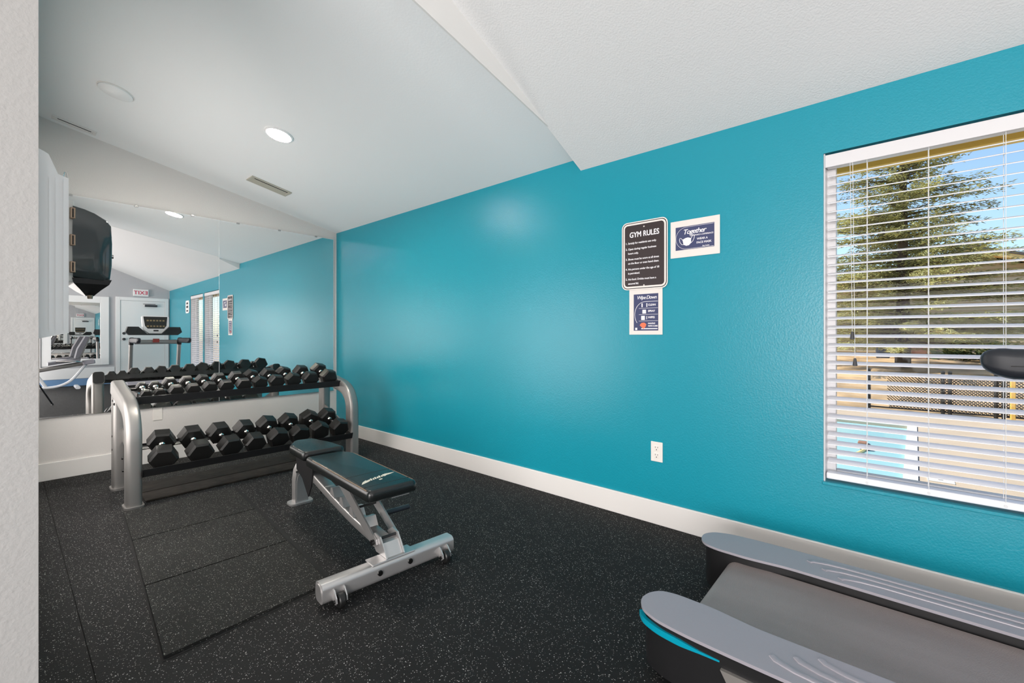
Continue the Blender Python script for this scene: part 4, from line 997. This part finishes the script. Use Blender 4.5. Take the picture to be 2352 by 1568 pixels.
# bare slope rising behind the deck, uneven
bm = BM(); nx, ny = 46, 60
grid = []
import mathutils.noise as mn
for i in range(nx + 1):
    row = []
    for j in range(ny + 1):
        x = 9.5 + 22 * (i / nx) ** 1.25; y = -16 + 34 * j / ny
        k = min(1, (x - 9.5) / 8.5)
        z = GZ - 0.02 + 0.52 * (k * k * (3 - 2 * k)) ** 0.8 + (0.10 * mn.noise((x * 0.9, y * 0.9, 0)) + 0.05 * mn.noise((x * 2.6, y * 2.6, 3))) * min(1, (x - 9.5) * 1.2)
        row.append(bm.verts.new((x, y, z)))
    grid.append(row)
for i in range(nx):
    for j in range(ny): bm.faces.new((grid[i][j], grid[i + 1][j], grid[i + 1][j + 1], grid[i][j + 1]))
hill = struct(build(bm, 'terrain', M_soil, smooth=80)); hill['label'] = 'bare sandy slope behind the pool deck'
def soil_z(x, y):
    k = min(1, max(0, (x - 9.5) / 8.5)); return GZ - 0.02 + 0.52 * (k * k * (3 - 2 * k)) ** 0.8

bm = BM(); bmesh.ops.create_circle(bm, cap_ends=True, segments=48, radius=140, matrix=Matrix.Translation((20, 0, -0.32)))
far_ground = struct(build(bm, 'terrain.001', M_conc)); far_ground['label'] = 'pale ground beyond the pool deck'

# eave of this building above the window
ev = BM()
box(ev, (XW + WT, -8, 2.20), (3.36, 8, 2.24)); eave = build(ev, 'eave', M_cream, bevel=0.0); eave['kind'] = 'structure'; eave['label'] = 'cream roof soffit over the window'
bm = BM(); box(bm, (3.36, -8, 2.145), (3.44, 8, 2.30)); build(bm, 'fascia_board', M_yellow, eave)
bm = BM(); prism(bm, [(3.5, 2.26), (3.5, 2.30), (-0.8, 4.2), (-5.2, 2.3), (-5.2, 2.26), (-0.8, 4.1)], 'y', -5, 6); build(bm, 'roof_cover', M_roof, eave)

# house with lapped siding
hs = thing('siding_house', (20.2, -1.0, 0.3), 'tan house with lapped siding and a gable behind the spruce', 'house')
HX = 20.0
def gz(y): return 3.62 - 0.40 * abs(y + 1.8)
bm = BM(); prism(bm, [(-8, 0), (14, 0), (14, 2.9), (1.2, 2.9), (-1.8, 3.62), (-8, 1.6)], 'x', HX + 0.06, HX + 5); build(bm, 'wall', M_siding, hs)
bm = BM(); z = 0.2
while z < 3.55:
    y1 = 14 if z < 2.8 else max(-1.8, 1.2 - (z - 2.8) / 0.24)
    y0 = -8 if z < 1.5 else -1.8 - (3.62 - z) / 0.33
    if y1 - y0 > 0.3: prism(bm, [(HX + 0.06, z + 0.125), (HX + 0.02, z), (HX + 0.06, z)], 'y', y0, y1)
    z += 0.125
build(bm, 'siding', M_siding, hs, kind='stuff')
for (ya, za), (yb_, zb) in (((-1.8, 3.70), (-8.3, 1.55)), ((-1.8, 3.70), (1.4, 2.93)), ((1.4, 2.93), (14, 2.93))):
    bm = BM(); prism(bm, [(ya, za), (yb_, zb), (yb_, zb + 0.14), (ya, za + 0.14)], 'x', HX - 0.35, HX + 0.0); build(bm, 'rake_board', M_cream, hs)
bm = BM(); prism(bm, [(-8.4, 1.70), (-1.8, 3.84), (1.4, 3.08), (14, 3.08), (14, 3.16), (1.4, 3.16), (-1.8, 3.92), (-8.4, 1.78)], 'x', HX - 0.37, HX + 5.2); build(bm, 'roof', M_roof, hs)
bm = BM(); box(bm, (HX - 0.03, -3.02, 0.2), (HX + 0.06, -2.90, 3.1)); build(bm, 'corner_board', M_coping, hs)

# trees
def spray_mesh(name, specs, m, parent):
    """specs: list of (point, dir, length, width) -> little pointed needle sprays"""
    V = []; F = []
    for p, d, ln, w in specs:
        d = d.normalized(); s = d.cross(Vector((0, 0, 1)))
        if s.length < 0.1: s = Vector((1, 0, 0))
        s.normalize(); n = s.cross(d); b = len(V)
        mid = p + d * ln * 0.4
        V += [p, mid + s * w, mid + n * w * 0.6, mid - s * w, mid - n * w * 0.6, p + d * ln]
        F += [(b, b + 1, b + 2), (b, b + 2, b + 3), (b, b + 3, b + 4), (b, b + 4, b + 1), (b + 5, b + 2, b + 1), (b + 5, b + 3, b + 2), (b + 5, b + 4, b + 3), (b + 5, b + 1, b + 4)]
    me = bpy.data.meshes.new(name); me.from_pydata([tuple(v - origin(parent)) for v in V], [], F); me.materials.append(m)
    o = link(name, me, parent); o['kind'] = 'stuff'
    return o
def spruce(x, y, base, top, slope, m, label, density=1.0, z_first=0.6):
    t = thing('spruce_tree', (x, y, base), label, 'tree')
    rnd = random.Random(int(x * 10)); H = top - base
    bm = BM(); cyl(bm, (x, y, base - 0.1), (x, y, top - 0.4), 0.17, 0.03, 12); build(bm, 'trunk', M_bark, t, smooth=60)
    specs = []; bb_ = BM(); z = base + z_first
    while z < top:
        rmax = min(2.6, max(0.12, (top - z) * slope)) * (0.95 if z < base + 1.5 else 1)
        nb = max(4, int((7 + rmax * 2.2) * density))
        for k in range(nb):
            a = rnd.uniform(0, 2 * PI); rl = rmax * rnd.uniform(0.55, 1.12)
            if rnd.random() < 0.12: continue
            o_ = Vector((math.cos(a), math.sin(a), 0)); start = Vector((x, y, z + rnd.uniform(-0.1, 0.1)))
            rise = rnd.uniform(-0.10, 0.22); n = max(3, int(rl / 0.16))
            tip = start + o_ * rl + Vector((0, 0, rise * rl * 0.4))
            cyl(bb_, start, tip, 0.018, 0.005, 4, False)
            for i in range(1, n + 1):
                f = i / n; p = start + o_ * rl * f + Vector((0, 0, rise * rl * f * (1 - 0.6 * f)))
                for q in range(22):
                    sd_ = Vector((-o_.y, o_.x, 0)) * rnd.uniform(-1, 1)
                    d = o_ * rnd.uniform(0.4, 1.0) + sd_ + Vector((0, 0, rnd.uniform(-0.55, 0.35)))
                    ln = rnd.uniform(0.06, 0.14)
                    specs.append((p + Vector((rnd.uniform(-.12, .12), rnd.uniform(-.12, .12), rnd.uniform(-.09, .09))), d, ln, ln * 0.14))
        z += rnd.uniform(0.15, 0.24)
    build(bb_, 'branches', M_bark, t, kind='stuff')
    spray_mesh('foliage', specs, m, t)
spruce(15.6, -0.12, soil_z(15.6, 0), 8.2, 0.46, M_needle, 'big yellow-green spruce on the slope outside the window', 1.0)
spruce(29.0, -5.9, 0.4, 7.2, 0.36, M_needle2, 'dark distant spruce above the house roof', 0.7, 1.2)
# low shrub to the right of the trunk
t = thing('low_shrub', (19.1, -1.55, soil_z(19.1, 0)), 'low green shrub at the foot of the siding wall', 'shrub')
sp = []; rr = random.Random(3)
for k in range(1500):
    a = rr.uniform(0, 2 * PI); r = rr.uniform(0, 1) ** 0.5; zz = rr.uniform(0, 0.75) * (1 - r * 0.5)
    sp.append((Vector((19.1 + 0.55 * r * math.cos(a), -1.75 + 0.9 * r * math.sin(a), soil_z(19.1, 0) + zz)), Vector((math.cos(a), math.sin(a), rr.uniform(-0.2, 0.8))), rr.uniform(0.08, 0.18), 0.03))
spray_mesh('foliage', sp, M_shrub, t)
bm = BM(); cyl(bm, (19.1, -1.55, soil_z(19.1, 0) - 0.05), (19.1, -1.5, soil_z(19.1, 0) + 0.4), 0.03, 0.012, 8); build(bm, 'stem', M_bark, t)

# two navy tanks and a brick-red box by the wall
for k, (y, lb) in enumerate(((0.35, 'dark navy tank with a domed cap by the siding wall, left of its twin'), (-0.12, 'dark navy tank with a domed cap beside the red box'))):
    z0 = soil_z(19.3, y)
    t = thing('pressure_tank', (19.3, y, z0), lb, 'tank', group='tanks by the siding wall')
    bm = BM(); lathe(bm, [(0, 0), (0.16, 0), (0.19, 0.06), (0.19, 0.42), (0.15, 0.50), (0.07, 0.54), (0, 0.54)], Matrix.Translation((19.3, y, z0 - 0.02)), 18); build(bm, 'shell', M_tank, t, smooth=50)
    bm = BM(); lathe(bm, [(0.05, 0.53), (0.08, 0.56), (0.075, 0.64), (0.04, 0.68), (0, 0.685)], Matrix.Translation((19.3, y, z0 - 0.02)), 14); build(bm, 'cap', M_tank, t, smooth=50)
    bm = BM(); cyl(bm, (19.09, y - 0.16, z0 + 0.36), (19.09, y + 0.16, z0 + 0.36), 0.018, n=8); build(bm, 'pipe', M_chrome, t)
t = thing('red_box', (19.4, -0.48, soil_z(19.4, 0)), 'brick-red box standing beside the navy tanks', 'box')
bm = BM(); box(bm, (19.25, -0.72, soil_z(19.4, 0) - 0.04), (19.5, -0.36, soil_z(19.4, 0) + 0.46)); build(bm, 'body', M_brickred, t, bevel=0.01)
bm = BM(); box(bm, (19.22, -0.75, soil_z(19.4, 0) + 0.46), (19.53, -0.33, soil_z(19.4, 0) + 0.50)); build(bm, 'lid', M_brickred, t, bevel=0.008)

# chain-link fence at the deck edge
fx = 9.75
fn = thing('chain_link_fence', (fx, -0.6, GZ), 'low dark chain-link fence along the edge of the pool deck', 'fence')
FT = 0.56
for y in (0.36, -0.55, -0.63, -1.12, -1.20, -2.6):
    bm = BM(); cyl(bm, (fx, y, GZ - 0.05), (fx, y, FT), 0.024, n=10); lathe(bm, [(0.03, 0), (0.03, 0.015), (0.0, 0.035)], Matrix.Translation((fx, y, FT)), 10); build(bm, 'post', M_wire, fn, smooth=50)
for z in (FT - 0.04, GZ + 0.04):
    bm = BM(); cyl(bm, (fx, 0.36, z), (fx, -2.6, z), 0.012, n=8); build(bm, 'rail', M_wire, fn)
bm = BM(); h = FT - GZ - 0.10; y = 0.10; st = 0.042
while y > -2.6:
    for s in (1, -1):
        y2 = y + s * h
        a = Vector((fx + 0.006 * s, y, GZ + 0.05)); b = Vector((fx + 0.006 * s, y2, GZ + 0.05 + h))
        if b.y > 0.12: f = (0.12 - a.y) / (b.y - a.y); b = a + (b - a) * f
        if b.y < -2.6: f = (-2.6 - a.y) / (b.y - a.y); b = a + (b - a) * f
        if (b - a).length > 0.03: cyl(bm, a, b, 0.006, n=4, cap=False)
    y -= st
build(bm, 'wire_mesh', M_wire, fn, kind='stuff')
t = thing('gate_post', (9.6, -1.30, GZ), 'thick ochre gate post at the fence end', 'post')
bm = BM(); box(bm, (9.56, -1.292, GZ), (9.64, -1.245, 0.62)); build(bm, 'shaft', M_yellow, t, bevel=0.006)
bm = BM(); box(bm, (9.55, -1.305, 0.62), (9.65, -1.235, 0.65)); build(bm, 'cap', M_yellow, t, bevel=0.01)
